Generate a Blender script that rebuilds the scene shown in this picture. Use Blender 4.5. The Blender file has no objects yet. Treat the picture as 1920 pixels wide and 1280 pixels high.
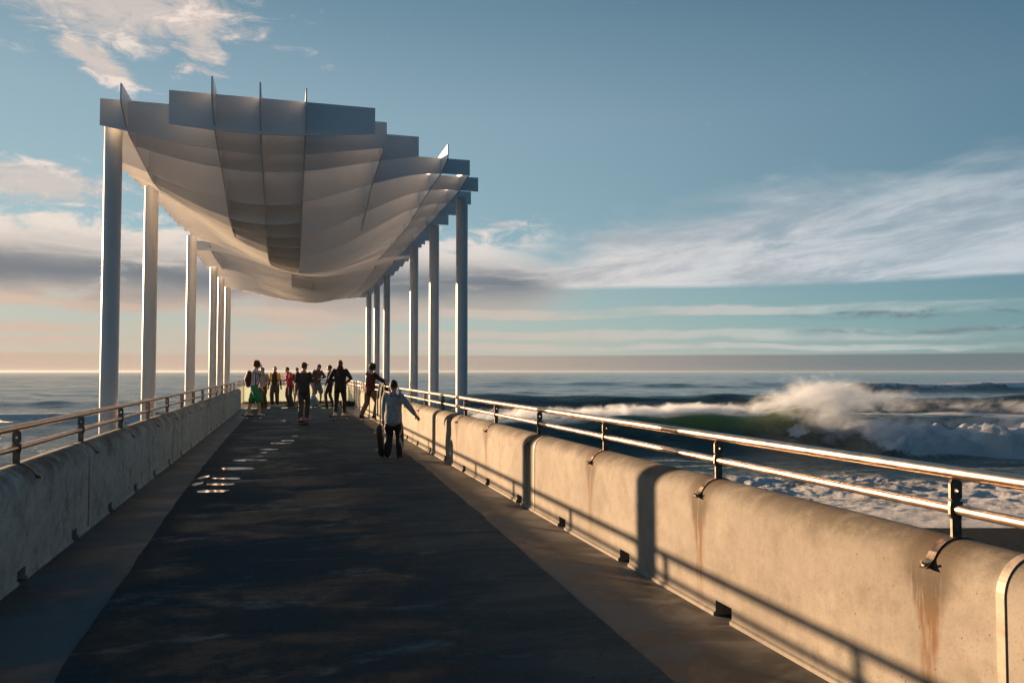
import bpy, bmesh, math, random
import numpy as np
from mathutils import Vector, Matrix, noise as mnoise
random.seed(7)
rng = np.random.default_rng(7)
sc = bpy.context.scene
C = sc.collection

# ------------------------------------------------------------------ camera, sky, sun, exposure
EYE = 1.55
YAW = math.radians(15.71)
PITCH = math.radians(2.148)
FPX = 1493.3
cam_d = bpy.data.cameras.new('camera'); cam = bpy.data.objects.new('camera', cam_d); C.objects.link(cam)
cam.location = (0, 0, EYE)
cam.rotation_euler = (math.pi/2 + PITCH, 0, -YAW)
cam_d.sensor_width = 36; cam_d.lens = 28.0; cam_d.clip_start = 0.05; cam_d.clip_end = 60000
sc.camera = cam
FW = Vector((math.sin(YAW), math.cos(YAW), 0)); RT = Vector((math.cos(YAW), -math.sin(YAW), 0))

SUN_EL = math.radians(6.8)
SUN_AZ = math.atan2(-1.0, 1.24)             # clockwise from +Y, negative = to the left
sun_dir = Vector((math.sin(SUN_AZ)*math.cos(SUN_EL), math.cos(SUN_AZ)*math.cos(SUN_EL), math.sin(SUN_EL)))
sd = bpy.data.lights.new('sun', 'SUN'); sun = bpy.data.objects.new('sun', sd); C.objects.link(sun)
sd.energy = 5.0; sd.angle = math.radians(0.5); sd.color = (1.0, 0.63, 0.35)
sun.rotation_euler = sun_dir.to_track_quat('Z', 'Y').to_euler()
sun.location = (0, 0, 30)

class NT:
    """small helper for node maths"""
    def __init__(s, tree): s.t = tree; s.n = tree.nodes; s.l = tree.links
    def node(s, kind, **kw):
        n = s.n.new(kind)
        for k, v in kw.items(): setattr(n, k, v)
        return n
    def put(s, sock, v):
        if v is None: return
        if isinstance(v, bpy.types.NodeSocket): s.l.new(v, sock)
        else: sock.default_value = v
    def m(s, op, a, b=None, c=None, clamp=False):
        n = s.node('ShaderNodeMath', operation=op, use_clamp=clamp)
        s.put(n.inputs[0], a); s.put(n.inputs[1], b); s.put(n.inputs[2], c)
        return n.outputs[0]
    def add(s, a, b): return s.m('ADD', a, b)
    def sub(s, a, b): return s.m('SUBTRACT', a, b)
    def mul(s, a, b, clamp=False): return s.m('MULTIPLY', a, b, clamp=clamp)
    def div(s, a, b): return s.m('DIVIDE', a, b)
    def vm(s, op, a, b=None):
        n = s.node('ShaderNodeVectorMath', operation=op)
        s.put(n.inputs[0], a); s.put(n.inputs[1], b)
        return n.outputs['Value'] if op in ('DOT_PRODUCT', 'LENGTH') else n.outputs[0]
    def ss(s, x, a, b, lo=0.0, hi=1.0):
        n = s.node('ShaderNodeMapRange', interpolation_type='SMOOTHSTEP')
        s.put(n.inputs['Value'], x); s.put(n.inputs['From Min'], a); s.put(n.inputs['From Max'], b)
        s.put(n.inputs['To Min'], lo); s.put(n.inputs['To Max'], hi)
        return n.outputs[0]
    def gauss(s, x, c, w):
        d = s.div(s.sub(x, c), w)
        return s.m('POWER', 2.718, s.mul(s.mul(d, d), -1.0))
    def noise(s, vec, scale, detail=4, rough=0.55, dist=0.0, dims='3D'):
        n = s.node('ShaderNodeTexNoise', noise_dimensions=dims)
        s.put(n.inputs['Vector'], vec); s.put(n.inputs['Scale'], scale); n.inputs['Detail'].default_value = detail
        n.inputs['Roughness'].default_value = rough; n.inputs['Distortion'].default_value = dist
        return n.outputs['Fac']
    def comb(s, x, y, z):
        n = s.node('ShaderNodeCombineXYZ')
        s.put(n.inputs[0], x); s.put(n.inputs[1], y); s.put(n.inputs[2], z)
        return n.outputs[0]
    def sep(s, v):
        n = s.node('ShaderNodeSeparateXYZ'); s.put(n.inputs[0], v)
        return n.outputs
    def mix(s, f, a, b, mode='MIX'):
        n = s.node('ShaderNodeMix', data_type='RGBA', blend_type=mode)
        s.put(n.inputs['Factor'], f)
        for sock, v in ((n.inputs[6], a), (n.inputs[7], b)):
            if isinstance(v, tuple) and len(v) == 3: v = v + (1,)
            s.put(sock, v)
        return n.outputs[2]
    def scale(s, v, pos):
        return s.vm('MULTIPLY', v, pos)
    def ramp(s, x, stops):
        n = s.node('ShaderNodeValToRGB'); s.put(n.inputs[0], x)
        e = n.color_ramp.elements
        e[0].position, e[0].color = stops[0][0], tuple(stops[0][1]) + (1,)
        e[1].position, e[1].color = stops[-1][0], tuple(stops[-1][1]) + (1,)
        for p, c in stops[1:-1]:
            q = e.new(p); q.color = tuple(c) + (1,)
        return n.outputs[0]

def srgb(r, g, b):
    f = lambda c: (c/255/12.92) if c/255 <= .04045 else ((c/255+.055)/1.055)**2.4
    return (f(r), f(g), f(b))

world = bpy.data.worlds.new('World'); sc.world = world; world.use_nodes = True
W = NT(world.node_tree); W.n.clear()
SKY_STRENGTH = 0.1
def build_sky():
    tc = W.node('ShaderNodeTexCoord').outputs['Generated']
    sky = W.node('ShaderNodeTexSky', sky_type='NISHITA', sun_disc=False)
    sky.sun_elevation = SUN_EL; sky.sun_rotation = SUN_AZ
    sky.altitude = 0; sky.air_density = 1.0; sky.dust_density = 0.6; sky.ozone_density = 1.6
    nish = W.mix(1.0, sky.outputs[0], (0.38, 0.40, 0.38), 'MULTIPLY')
    d = W.vm('NORMALIZE', tc)
    x = W.vm('DOT_PRODUCT', d, tuple(RT)); y = W.vm('DOT_PRODUCT', d, tuple(FW)); z = W.sep(d)[2]
    az = W.m('ARCTAN2', x, y); el = W.m('ARCSINE', z)
    azs = W.add(az, 0.94)                                    # angle from the sun
    near = W.m('COSINE', azs)                                # 1 towards the sun, -1 away
    warm = W.ss(near, 0.1, 0.95)
    K = 1.0/SKY_STRENGTH/2.93
    def col(c, k=1.0): return tuple(v*K*k for v in c)
    # clear sky : Nishita eased towards the pale blue the clouds are seen in front of
    elc = W.m('MAXIMUM', el, 0.0)
    base = W.ramp(W.div(elc, 0.9), [(0.0, srgb(196, 200, 190)), (0.06, srgb(160, 192, 192)), (0.14, srgb(146, 178, 190)),
                                     (0.34, srgb(136, 164, 180)), (0.48, srgb(106, 138, 157)), (0.75, srgb(84, 124, 148)), (1.0, srgb(54, 104, 134))])
    base = W.mix(1.0, base, (K, K, K), 'MULTIPLY')
    side = W.mix(W.ss(near, -0.5, 1.0), (0.20, 0.40, 0.54), (1.20, 1.18, 1.15))
    base = W.mix(1.0, base, side, 'MULTIPLY')
    clear = W.mix(0.87, nish, base)
    lowwarm = W.mul(W.ss(elc, 0.16, 0.0), W.ss(near, 0.15, 0.95))
    clear = W.mix(W.mul(lowwarm, 0.7), clear, col(srgb(200, 178, 160)))
    # cloud noises on the direction sphere
    n_soft = W.noise(W.scale(d, (3.0, 3.0, 9.0)), 1.6, 6, 0.55, 0.6)
    n_str = W.noise(W.scale(d, (3.0, 3.0, 26.0)), 1.5, 6, 0.55, 0.35)
    shear = W.add(el, W.mul(az, -0.13))
    n_cir = W.noise(W.comb(W.mul(x, 4.0), W.mul(y, 3.0), W.mul(shear, 19.0)), 1.5, 9, 0.64, 0.35)
    n_fine = W.noise(W.scale(d, (9.0, 9.0, 24.0)), 2.2, 8, 0.68, 0.5)
    n_mid0 = W.noise(W.comb(W.mul(x, 5.0), W.mul(y, 4.0), W.mul(shear, 14.0)), 1.1, 6, 0.55, 0.3)
    wob = W.mul(W.sub(n_soft, 0.5), 0.12)
    # rising cirrus field to the right with a flat base
    top = W.add(0.146, W.mul(W.ss(az, -0.05, 0.25), 0.058))
    m_c = W.mul(W.ss(W.add(el, W.mul(W.sub(n_str, .5), .008)), 0.100, 0.108), W.ss(W.add(el, W.add(wob, W.mul(W.sub(n_mid0, .5), .10))), W.add(top, 0.03), W.sub(top, 0.04)))
    m_c = W.mul(m_c, W.ss(az, -0.20, -0.05))
    m_c = W.mul(m_c, W.ss(az, 1.35, 0.9))
    c_cir = W.mul(m_c, W.ss(W.add(W.mul(n_cir, 0.5), W.mul(n_mid0, 0.5)), 0.31, 0.53))
    # broken patches high on the left, and the same sort elsewhere round the sky
    n_mid = W.noise(W.scale(d, (4.0, 4.0, 9.0)), 1.7, 9, 0.62, 0.4)
    def patch(a0, e0, wa, we, lo, hi, tilt=0.0):
        e2 = W.sub(el, W.mul(W.sub(az, a0), tilt))
        g = W.mul(W.gauss(az, a0, wa), W.gauss(e2, e0, we))
        v = W.add(g, W.mul(W.sub(n_fine, 0.5), 1.9))
        return W.ss(v, lo, hi)
    p1 = patch(-0.47, 0.400, 0.18, 0.055, 0.30, 0.95, -0.04)
    p1b = patch(-0.375, 0.375, 0.055, 0.055, 0.5, 1.0)
    p2 = patch(-0.49, 0.338, 0.055, 0.022, 0.40, 0.9, -0.40)
    p3 = patch(-0.545, 0.202, 0.10, 0.026, 0.36, 0.9)
    p4 = patch(0.0, 0.183, 0.05, 0.009, 0.6, 1.05)
    broken = W.mul(W.ss(n_mid, 0.50, 0.66), W.mul(W.ss(W.m('ABSOLUTE', az), 0.75, 1.3), W.mul(W.ss(el, 0.05, 0.2), W.ss(el, 0.9, 0.5))))
    # big bank on the left : lit top, grey belly, warm base
    lowl = W.ss(az, 0.14, -0.05)
    bank = W.mul(W.ss(W.add(el, W.mul(W.sub(n_fine, .5), .12)), 0.182, 0.150), W.ss(W.add(el, wob), 0.060, 0.080))
    bank = W.mul(bank, W.ss(W.add(az, W.mul(W.sub(n_soft, .5), .25)), 0.11, -0.01))
    bank = W.mul(bank, W.ss(n_soft, 0.22, 0.40))
    belly = W.mul(W.gauss(W.add(el, W.mul(W.sub(n_soft, .5), 0.04)), 0.110, 0.028), W.ss(n_str, 0.18, 0.50))
    # level stratus
    e_str = W.add(W.add(el, W.mul(W.sub(n_str, 0.5), 0.020)), W.mul(W.sub(n_soft, 0.5), 0.020))
    st1 = W.gauss(e_str, 0.074, 0.0065); st2 = W.gauss(e_str, 0.045, 0.0075); st3 = W.gauss(e_str, 0.030, 0.004)
    st = W.m('MAXIMUM', st1, W.m('MAXIMUM', st2, st3))
    st = W.mul(W.ss(st, 0.25, 0.8), W.ss(n_mid0, 0.36, 0.58, 0.10, 1.0))
    dk = W.mul(W.m('MAXIMUM', W.gauss(e_str, 0.067, 0.0035), W.mul(W.gauss(e_str, 0.048, 0.003), .8)), W.ss(az, 0.28, 0.42))
    dk = W.mul(dk, W.ss(n_fine, 0.40, 0.58))
    hz = W.ss(W.add(el, W.mul(W.sub(n_str, .5), 0.003)), 0.0215, 0.0185)
    # colours
    white = W.mix(warm, col(srgb(208, 214, 219)), col(srgb(246, 228, 214)))
    lil = W.mix(warm, col(srgb(168, 180, 190)), col(srgb(196, 184, 178)))
    cream = W.mix(warm, col(srgb(190, 199, 197)), col(srgb(214, 188, 169)))
    grey = W.mix(warm, col(srgb(112, 128, 138)), col(srgb(122, 128, 134)))
    hzc = W.mix(warm, col(srgb(112, 122, 127)), col(srgb(208, 182, 162)))
    cir_col = W.mix(W.ss(n_cir, 0.40, 0.66), lil, white)
    puff = W.mix(W.ss(n_fine, 0.5, 0.66), W.mix(0.35, lil, white), white)
    c = clear
    c = W.mix(W.mul(m_c, 0.32), c, lil)
    c = W.mix(W.mul(c_cir, 0.85), c, cir_col)
    c = W.mix(W.mul(broken, 0.6), c, puff)
    for p, k in ((p1, .85), (p1b, .8), (p2, .9), (p3, .85), (p4, .6)): c = W.mix(W.mul(p, k), c, puff)
    c = W.mix(W.mul(bank, 0.9), c, W.mix(W.ss(el, 0.075, 0.125), cream, white))
    c = W.mix(W.mul(W.mul(belly, bank), 0.97), c, grey)
    c = W.mix(W.mul(st, 0.85), c, cream)
    c = W.mix(W.mul(dk, 0.85), c, grey)
    c = W.mix(W.mul(hz, 0.9), c, hzc)
    # below the horizon (only seen by bounced light): dull sea colour
    c = W.mix(W.ss(el, -0.002, -0.03), c, col((0.022, 0.028, 0.032)))
    c = W.mix(1.0, c, W.mix(W.ss(near, -0.95, 0.0), (0.42, 0.62, 0.74), (1, 1, 1)), 'MULTIPLY')
    sdot = W.vm('DOT_PRODUCT', d, tuple(sun_dir))
    glow = W.m('POWER', W.ss(sdot, 0.93, 1.0), 1.8)
    glow = W.mul(glow, W.ss(el, -0.01, 0.01))
    c = W.mix(1.0, c, W.mix(glow, (0, 0, 0), tuple(v*K for v in (2.5, 1.8, 1.2))), 'ADD')
    bg = W.node('ShaderNodeBackground'); W.put(bg.inputs[0], c); bg.inputs[1].default_value = SKY_STRENGTH
    W.l.new(bg.outputs[0], W.node('ShaderNodeOutputWorld').inputs[0])
build_sky()
sc.view_settings.view_transform = 'Standard'; sc.view_settings.look = 'None'
sc.view_settings.exposure = 1.55; sc.view_settings.gamma = 1.0; sc.view_settings.use_curve_mapping = False
sc.cycles.volume_step_rate = 1.0; sc.cycles.volume_bounces = 2
sc.cycles.max_bounces = 10; sc.cycles.diffuse_bounces = 5

# ------------------------------------------------------------------ helpers
def mat(name):
    m = bpy.data.materials.new(name); m.use_nodes = True
    t = NT(m.node_tree)
    b = next(n for n in t.n if n.type == 'BSDF_PRINCIPLED')
    return m, t, b

def link(o, parent=None):
    C.objects.link(o)
    if parent is not None: o.parent = parent
    return o

def tag(o, label=None, cat=None, group=None, kind=None):
    if label: o['label'] = label
    if cat: o['category'] = cat
    if group: o['group'] = group
    if kind: o['kind'] = kind
    return o

def empty(name, loc=(0, 0, 0), rz=0.0):
    o = bpy.data.objects.new(name, None); C.objects.link(o)
    o.location = loc; o.rotation_euler = (0, 0, rz); o.empty_display_size = 0.2
    return o

def mesh(name, verts, faces, material, parent=None, smooth=False):
    me = bpy.data.meshes.new(name)
    me.from_pydata([tuple(v) for v in verts], [], faces)
    bm = bmesh.new(); bm.from_mesh(me); bmesh.ops.recalc_face_normals(bm, faces=bm.faces); bm.to_mesh(me); bm.free()
    me.materials.append(material)
    if smooth: me.polygons.foreach_set('use_smooth', [True]*len(me.polygons))
    me.update()
    return link(bpy.data.objects.new(name, me), parent)

class MB:
    def __init__(s): s.v = []; s.f = []
    def solid(s, poly, a, b, axis):
        """extrude a 2-D polygon between a and b along axis 'x' or 'y' or 'z'"""
        def P(p, t):
            if axis == 'x': return (t, p[0], p[1])
            if axis == 'y': return (p[0], t, p[1])
            return (p[0], p[1], t)
        n = len(poly); k = len(s.v)
        s.v += [P(p, a) for p in poly] + [P(p, b) for p in poly]
        s.f += [tuple(range(k, k+n)), tuple(range(k+2*n-1, k+n-1, -1))]
        s.f += [(k+i, k+n+i, k+n+(i+1) % n, k+(i+1) % n) for i in range(n)]
        return s
    def box(s, x0, x1, y0, y1, z0, z1):
        return s.solid([(x0, y0), (x1, y0), (x1, y1), (x0, y1)], z0, z1, 'z')
    def loft(s, pts, rad, side=None, n=12, cap=True):
        """rings along a path; rad = (rx, ry) per point; rx along 'side'"""
        pts = [Vector(p) for p in pts]; k0 = len(s.v); rings = []
        rad = [(r, r) if not isinstance(r, (tuple, list)) else r for r in rad]
        path = []
        for i, p in enumerate(pts):
            a = pts[max(0, i-1)]; b = pts[min(len(pts)-1, i+1)]
            path.append((p, (b-a).normalized(), rad[i]))
        if cap:
            def capr(p, t, r, sgn):
                rr = min(r); out = []
                for q in (1, 2, 3):
                    a = q/3.3*math.pi/2
                    out.append((p + t*sgn*math.sin(a)*rr, t, (r[0]*math.cos(a), r[1]*math.cos(a))))
                return out
            path = capr(*path[0], -1)[::-1] + path + capr(*path[-1], 1)
        sv = Vector(side) if side is not None else None
        for p, t, r in path:
            ref = sv if sv is not None else (Vector((1, 0, 0)) if abs(t.x) < 0.8 else Vector((0, 1, 0)))
            u = (ref - t*ref.dot(t)).normalized(); w = t.cross(u)
            ring = []
            for j in range(n):
                a = 2*math.pi*j/n
                ring.append(len(s.v)); s.v.append(p + u*math.cos(a)*r[0] + w*math.sin(a)*r[1])
            rings.append(ring)
        for A, B in zip(rings, rings[1:]):
            for j in range(n): s.f.append((A[j], A[(j+1) % n], B[(j+1) % n], B[j]))
        s.f.append(tuple(reversed(rings[0]))); s.f.append(tuple(rings[-1]))
        return s
    def ball(s, c, r, n=12, m=8, rot=None):
        c = Vector(c); r = r if isinstance(r, (tuple, list)) else (r, r, r); k = len(s.v)
        R = rot if rot is not None else Matrix.Identity(3)
        for i in range(m+1):
            th = math.pi*(i+0.001)/(m+0.002)
            for j in range(n):
                ph = 2*math.pi*j/n
                s.v.append(c + R @ Vector((r[0]*math.sin(th)*math.cos(ph), r[1]*math.sin(th)*math.sin(ph), r[2]*math.cos(th))))
        for i in range(m):
            for j in range(n):
                s.f.append((k+i*n+j, k+(i+1)*n+j, k+(i+1)*n+(j+1) % n, k+i*n+(j+1) % n))
        return s
    def build(s, name, material, parent=None, smooth=False, remesh=None, bevel=None):
        o = mesh(name, s.v, s.f, material, parent, smooth)
        if remesh:
            md = o.modifiers.new('remesh', 'REMESH'); md.mode = 'VOXEL'; md.voxel_size = remesh; md.use_smooth_shade = True
            sm = o.modifiers.new('smooth', 'SMOOTH'); sm.factor = 0.5; sm.iterations = 3
        if bevel:
            b = o.modifiers.new('bevel', 'BEVEL'); b.width = bevel; b.segments = 2; b.limit_method = 'ANGLE'
        return o

def deck_point(px, py, z=0.0):
    """the point at height z that the photograph shows at this pixel"""
    depth = FPX*(EYE - z)/(py - 696.0)
    p = FW*depth + RT*(depth*(px-960)/FPX)
    return Vector((p.x, p.y, z))

# ------------------------------------------------------------------ materials
def concrete_mat(name, rust=False):
    m, t, b = mat(name)
    pos = t.node('ShaderNodeNewGeometry').outputs['Position']
    X, Y, Z = t.sep(pos)[:3]
    n1 = t.noise(pos, 1.3, 6, 0.6); n2 = t.noise(pos, 9, 7, 0.68); n3 = t.noise(pos, 60, 4, 0.7)
    base = t.mix(t.ss(n1, 0.3, 0.7), *(((0.165, 0.152, 0.132), (0.250, 0.232, 0.198)) if rust else ((0.31, 0.41, 0.405), (0.41, 0.50, 0.49))))  # pale teal base stands in for bluish shade on the left wall
    base = t.mix(t.mul(t.ss(n2, 0.38, 0.68), 0.40), base, (0.13, 0.118, 0.095))
    # small air holes
    vo = t.node('ShaderNodeTexVoronoi'); t.put(vo.inputs['Vector'], pos); vo.inputs['Scale'].default_value = 26
    pit = t.mul(t.ss(vo.outputs['Distance'], 0.16, 0.06), t.ss(t.noise(pos, 14, 2), 0.54, 0.60))
    base = t.mix(t.mul(t.ss(n3, 0.54, 0.70), 0.45), base, (0.105, 0.092, 0.072))
    base = t.mix(t.mul(pit, 0.8), base, (0.06, 0.05, 0.04))
    # drips that run down the face
    drip = t.noise(t.comb(t.mul(X, 2), t.mul(Y, 5), t.mul(Z, 0.5)), 1.6, 6, 0.65)
    blot = t.noise(pos, 3.6, 8, 0.7)
    base = t.mix(t.mul(t.ss(blot, 0.50, 0.66), 0.5), base, (0.115, 0.10, 0.08))
    base = t.mix(t.mul(t.ss(drip, 0.54, 0.72), 0.35), base, (0.13, 0.12, 0.105))
    # grime on the crest
    g = t.mul(t.ss(t.add(Z, t.mul(t.sub(t.noise(pos, 2.2, 6, 0.65), 0.5), 0.45)), 0.64, 0.84), t.ss(t.noise(pos, 3.1, 6, .7), 0.30, 0.56))
    base = t.mix(t.mul(g, 0.88), base, (0.06, 0.05, 0.033))
    if rust:
        q = t.div(t.sub(Y, 2.82), 1.972)
        wobble = t.mul(t.sub(t.noise(t.comb(0.0, Y, t.mul(Z, 2.5)), 2.0, 3), 0.5), 0.09)
        k = t.m('FLOOR', t.add(q, 0.5))
        d = t.m('ABSOLUTE', t.add(t.mul(t.sub(q, k), 1.972), wobble))
        wn = t.node('ShaderNodeTexWhiteNoise', noise_dimensions='1D'); t.put(wn.inputs['W'], t.add(k, 3.3))
        rnd = t.add(0.80, t.mul(wn.outputs['Value'], 0.35))
        width = t.ss(Z, 0.35, 0.80, 0.060, 0.19)
        streak = t.mul(t.ss(d, width, t.mul(width, 0.35)), t.ss(Z, -0.15, 0.55))
        streak = t.mul(t.mul(streak, rnd), t.ss(t.noise(t.comb(0.0, t.mul(Y, 14), t.mul(Z, 2)), 2.0, 4), 0.25, 0.55))
        base = t.mix(t.mul(streak, 1.0, clamp=True), base, t.mix(t.ss(Z, 0.42, 0.70), (0.115, 0.058, 0.022), (0.036, 0.028, 0.018)))
        dirt = t.mul(t.ss(t.m('ABSOLUTE', t.add(d, wobble)), 0.30, 0.05), t.ss(t.add(Z, t.mul(t.sub(n2, .5), .3)), 0.56, 0.76))
        base = t.mix(t.mul(dirt, 0.75), base, (0.07, 0.05, 0.03))
    t.put(b.inputs['Base Color'], base)
    b.inputs['Roughness'].default_value = 0.82
    bp = t.node('ShaderNodeBump'); bp.inputs['Strength'].default_value = 0.35; bp.inputs['Distance'].default_value = 0.01
    t.put(bp.inputs['Height'], t.add(t.add(t.mul(n2, 0.8), t.mul(n3, 0.25)), t.mul(pit, -0.7)))
    t.put(b.inputs['Normal'], bp.outputs[0])
    return m

def plain(name, colour, rough=0.6, metal=0.0, var=0.25, scale=12, bump=0.0, spec=None):
    m, t, b = mat(name)
    tc = t.node('ShaderNodeTexCoord').outputs['Object']
    n = t.noise(tc, scale, 5, 0.6)
    dark = tuple(c*(1-var) for c in colour); light = tuple(min(1, c*(1+var)) for c in colour)
    t.put(b.inputs['Base Color'], t.mix(t.ss(n, 0.3, 0.7), dark, light))
    t.put(b.inputs['Roughness'], t.ss(n, 0.2, 0.8, max(0.02, rough-0.08), min(1, rough+0.08)))
    b.inputs['Metallic'].default_value = metal
    if bump:
        bp = t.node('ShaderNodeBump'); bp.inputs['Strength'].default_value = bump; bp.inputs['Distance'].default_value = 0.01
        t.put(bp.inputs['Height'], n); t.put(b.inputs['Normal'], bp.outputs[0])
    return m

M = {}
M['wall'] = concrete_mat('shade_tinted_weathered_concrete')
M['wall_rust'] = concrete_mat('rust_streaked_concrete', True)
M['seal'] = plain('joint_seal', (0.30, 0.26, 0.21), 0.5)
M['dark'] = plain('dark_gap', (0.03, 0.03, 0.03), 0.9)
M['canopy'] = plain('white_painted_plate', (0.83, 0.83, 0.82), 0.40, var=0.03, scale=2)
M['column'] = plain('white_painted_steel', (0.66, 0.66, 0.65), 0.34, var=0.03, scale=2)
M['steel'] = plain('weathered_steel', (0.52, 0.40, 0.31), 0.33, 1.0, 0.04, 8)
M['steel_dark'] = plain('tarnished_steel', (0.17, 0.135, 0.11), 0.45, 0.85, 0.3, 30)
M['kerb'] = plain('kerb_concrete', (0.26, 0.19, 0.15), 0.8)

def asphalt():
    m, t, b = mat('damp_asphalt')
    pos = t.node('ShaderNodeNewGeometry').outputs['Position']
    X, Y, Z = t.sep(pos)[:3]
    st = t.noise(t.comb(t.mul(X, 0.55), t.mul(Y, 0.80), 0.0), 1.0, 9, 0.68, 0.5)
    st2 = t.noise(t.comb(t.mul(X, 0.8), t.mul(Y, 2.2), 4.0), 1.0, 9, 0.72, 0.6)
    mot = t.noise(pos, 5.0, 7, 0.75)
    gr = t.noise(pos, 110, 3, 0.8); gm = t.noise(pos, 34, 4, 0.8)
    wet = t.ss(t.add(t.add(t.mul(st, 0.55), t.mul(st2, 0.27)), t.mul(mot, 0.18)), 0.45, 0.555)
    edge = t.m('MAXIMUM', t.ss(t.add(X, t.mul(t.sub(mot, .5), .8)), 0.6, 1.5), t.ss(X, -0.9, -1.2))
    wet = t.mul(wet, t.sub(1.0, t.mul(edge, 0.6)))
    c = t.mix(wet, (0.046, 0.064, 0.070), (0.0022, 0.0045, 0.0056))
    sc3 = t.noise(t.comb(t.mul(X, 0.7), t.mul(Y, 2.0), 9.0), 1.1, 9, 0.74, 0.8)
    c = t.mix(t.mul(t.ss(sc3, 0.52, 0.66), t.mul(t.ss(mot, 0.35, 0.6), 0.85)), c, (0.115, 0.150, 0.160))
    c = t.mix(t.mul(t.mul(t.ss(t.add(X, t.mul(t.sub(mot, .5), .7)), 0.8, 1.6), t.ss(st2, 0.30, 0.60)), 0.85), c, (0.075, 0.098, 0.103))
    c = t.mix(t.mul(t.ss(gm, 0.56, 0.72), 0.55), c, (0.062, 0.078, 0.083))
    c = t.mix(t.mul(t.ss(gr, 0.55, 0.75), 0.5), c, (0.085, 0.10, 0.105))
    c = t.mix(t.mul(t.ss(gm, 0.44, 0.30), 0.6), c, (0.003, 0.004, 0.005))
    t.put(b.inputs['Base Color'], c)
    t.put(b.inputs['Roughness'], t.add(t.mul(wet, -0.38), 0.90)); t.put(b.inputs['Specular IOR Level'], t.add(t.mul(wet, 0.12), 0.05))
    bp = t.node('ShaderNodeBump'); bp.inputs['Strength'].default_value = 0.7; bp.inputs['Distance'].default_value = 0.012
    t.put(bp.inputs['Height'], t.add(gr, t.mul(gm, 1.2))); t.put(b.inputs['Normal'], bp.outputs[0])
    return m
def apron():
    m, t, b = mat('deck_concrete')
    pos = t.node('ShaderNodeNewGeometry').outputs['Position']
    X, Y, Z = t.sep(pos)[:3]
    st = t.noise(t.comb(t.mul(X, 0.9), t.mul(Y, 1.3), 0.0), 1.0, 7, 0.65, 0.6)
    gr = t.noise(pos, 120, 3, 0.7)
    side = t.ss(X, 0.5, 1.0)  # sunlight and shade put into the colour: right warm and lighter, left cool
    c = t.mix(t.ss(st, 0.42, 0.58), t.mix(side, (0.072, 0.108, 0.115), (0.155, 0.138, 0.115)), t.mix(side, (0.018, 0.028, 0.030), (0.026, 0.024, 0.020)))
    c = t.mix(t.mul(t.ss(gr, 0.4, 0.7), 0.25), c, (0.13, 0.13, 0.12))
    t.put(b.inputs['Base Color'], c); t.put(b.inputs['Roughness'], t.ss(st, 0.4, 0.62, 0.85, 0.5))
    bp = t.node('ShaderNodeBump'); bp.inputs['Strength'].default_value = 0.3; bp.inputs['Distance'].default_value = 0.01
    t.put(bp.inputs['Height'], gr); t.put(b.inputs['Normal'], bp.outputs[0])
    return m
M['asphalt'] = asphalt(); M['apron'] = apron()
def water_film():
    m, t, b = mat('puddle_water')
    b.inputs['Base Color'].default_value = (0.03, 0.032, 0.035, 1); b.inputs['Roughness'].default_value = 0.10
    b.inputs['IOR'].default_value = 1.45
    pos = t.node('ShaderNodeNewGeometry').outputs['Position']
    bp = t.node('ShaderNodeBump'); bp.inputs['Strength'].default_value = 0.02; bp.inputs['Distance'].default_value = 0.01
    t.put(bp.inputs['Height'], t.noise(pos, 30, 2)); t.put(b.inputs['Normal'], bp.outputs[0])
    return m
M['puddle'] = water_film()
def frosted():
    m, t, b = mat('frosted_glass')
    out = next(n for n in t.n if n.type == 'OUTPUT_MATERIAL')
    pos = t.node('ShaderNodeNewGeometry').outputs['Position']
    n = t.noise(t.scale(pos, (3, 3, 1)), 2.0, 4)
    tr = t.node('ShaderNodeBsdfTranslucent'); t.put(tr.inputs[0], t.mix(n, (0.56, 0.64, 0.58), (0.66, 0.74, 0.68)))
    tp = t.node('ShaderNodeBsdfTransparent'); tp.inputs[0].default_value = (0.88, 0.92, 0.86, 1)
    gl = t.node('ShaderNodeBsdfGlossy'); gl.inputs['Roughness'].default_value = 0.15
    df = t.node('ShaderNodeBsdfDiffuse'); df.inputs[0].default_value = (0.6, 0.6, 0.55, 1)
    a = t.node('ShaderNodeMixShader'); a.inputs[0].default_value = 0.45
    t.l.new(tr.outputs[0], a.inputs[1]); t.l.new(tp.outputs[0], a.inputs[2])
    c = t.node('ShaderNodeMixShader'); c.inputs[0].default_value = 0.25
    t.l.new(a.outputs[0], c.inputs[1]); t.l.new(df.outputs[0], c.inputs[2])
    e = t.node('ShaderNodeMixShader'); e.inputs[0].default_value = 0.08
    t.l.new(c.outputs[0], e.inputs[1]); t.l.new(gl.outputs[0], e.inputs[2])
    t.l.new(e.outputs[0], out.inputs[0])
    return m
M['glass'] = frosted()

# ------------------------------------------------------------------ sea, beach
SEA = -5.0
HS = EYE - SEA
def sm(x, a, b):
    t = np.clip((x-a)/(b-a), 0, 1); return t*t*(3-2*t)
def val_noise(x, y, seed):
    """cheap smooth value noise in numpy"""
    xi = np.floor(x).astype(np.int64); yi = np.floor(y).astype(np.int64)
    xf = x-xi; yf = y-yi; xf = xf*xf*(3-2*xf); yf = yf*yf*(3-2*yf)
    def h(i, j):
        v = (i*374761393 + j*668265263 + seed*974634777) & 0x7fffffff
        v = ((v ^ (v >> 13))*1274126177) & 0x7fffffff
        return ((v ^ (v >> 16)) & 0xffff)/65535.0
    return (h(xi, yi)*(1-xf)+h(xi+1, yi)*xf)*(1-yf) + (h(xi, yi+1)*(1-xf)+h(xi+1, yi+1)*xf)*yf
def fbm(x, y, seed, oct=5, gain=0.5):
    s = 0; a = 1; tot = 0
    for o in range(oct):
        s = s + a*val_noise(x*2**o+o*17.3, y*2**o+o*9.1, seed+o); tot += a; a *= gain
    return s/tot
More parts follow.
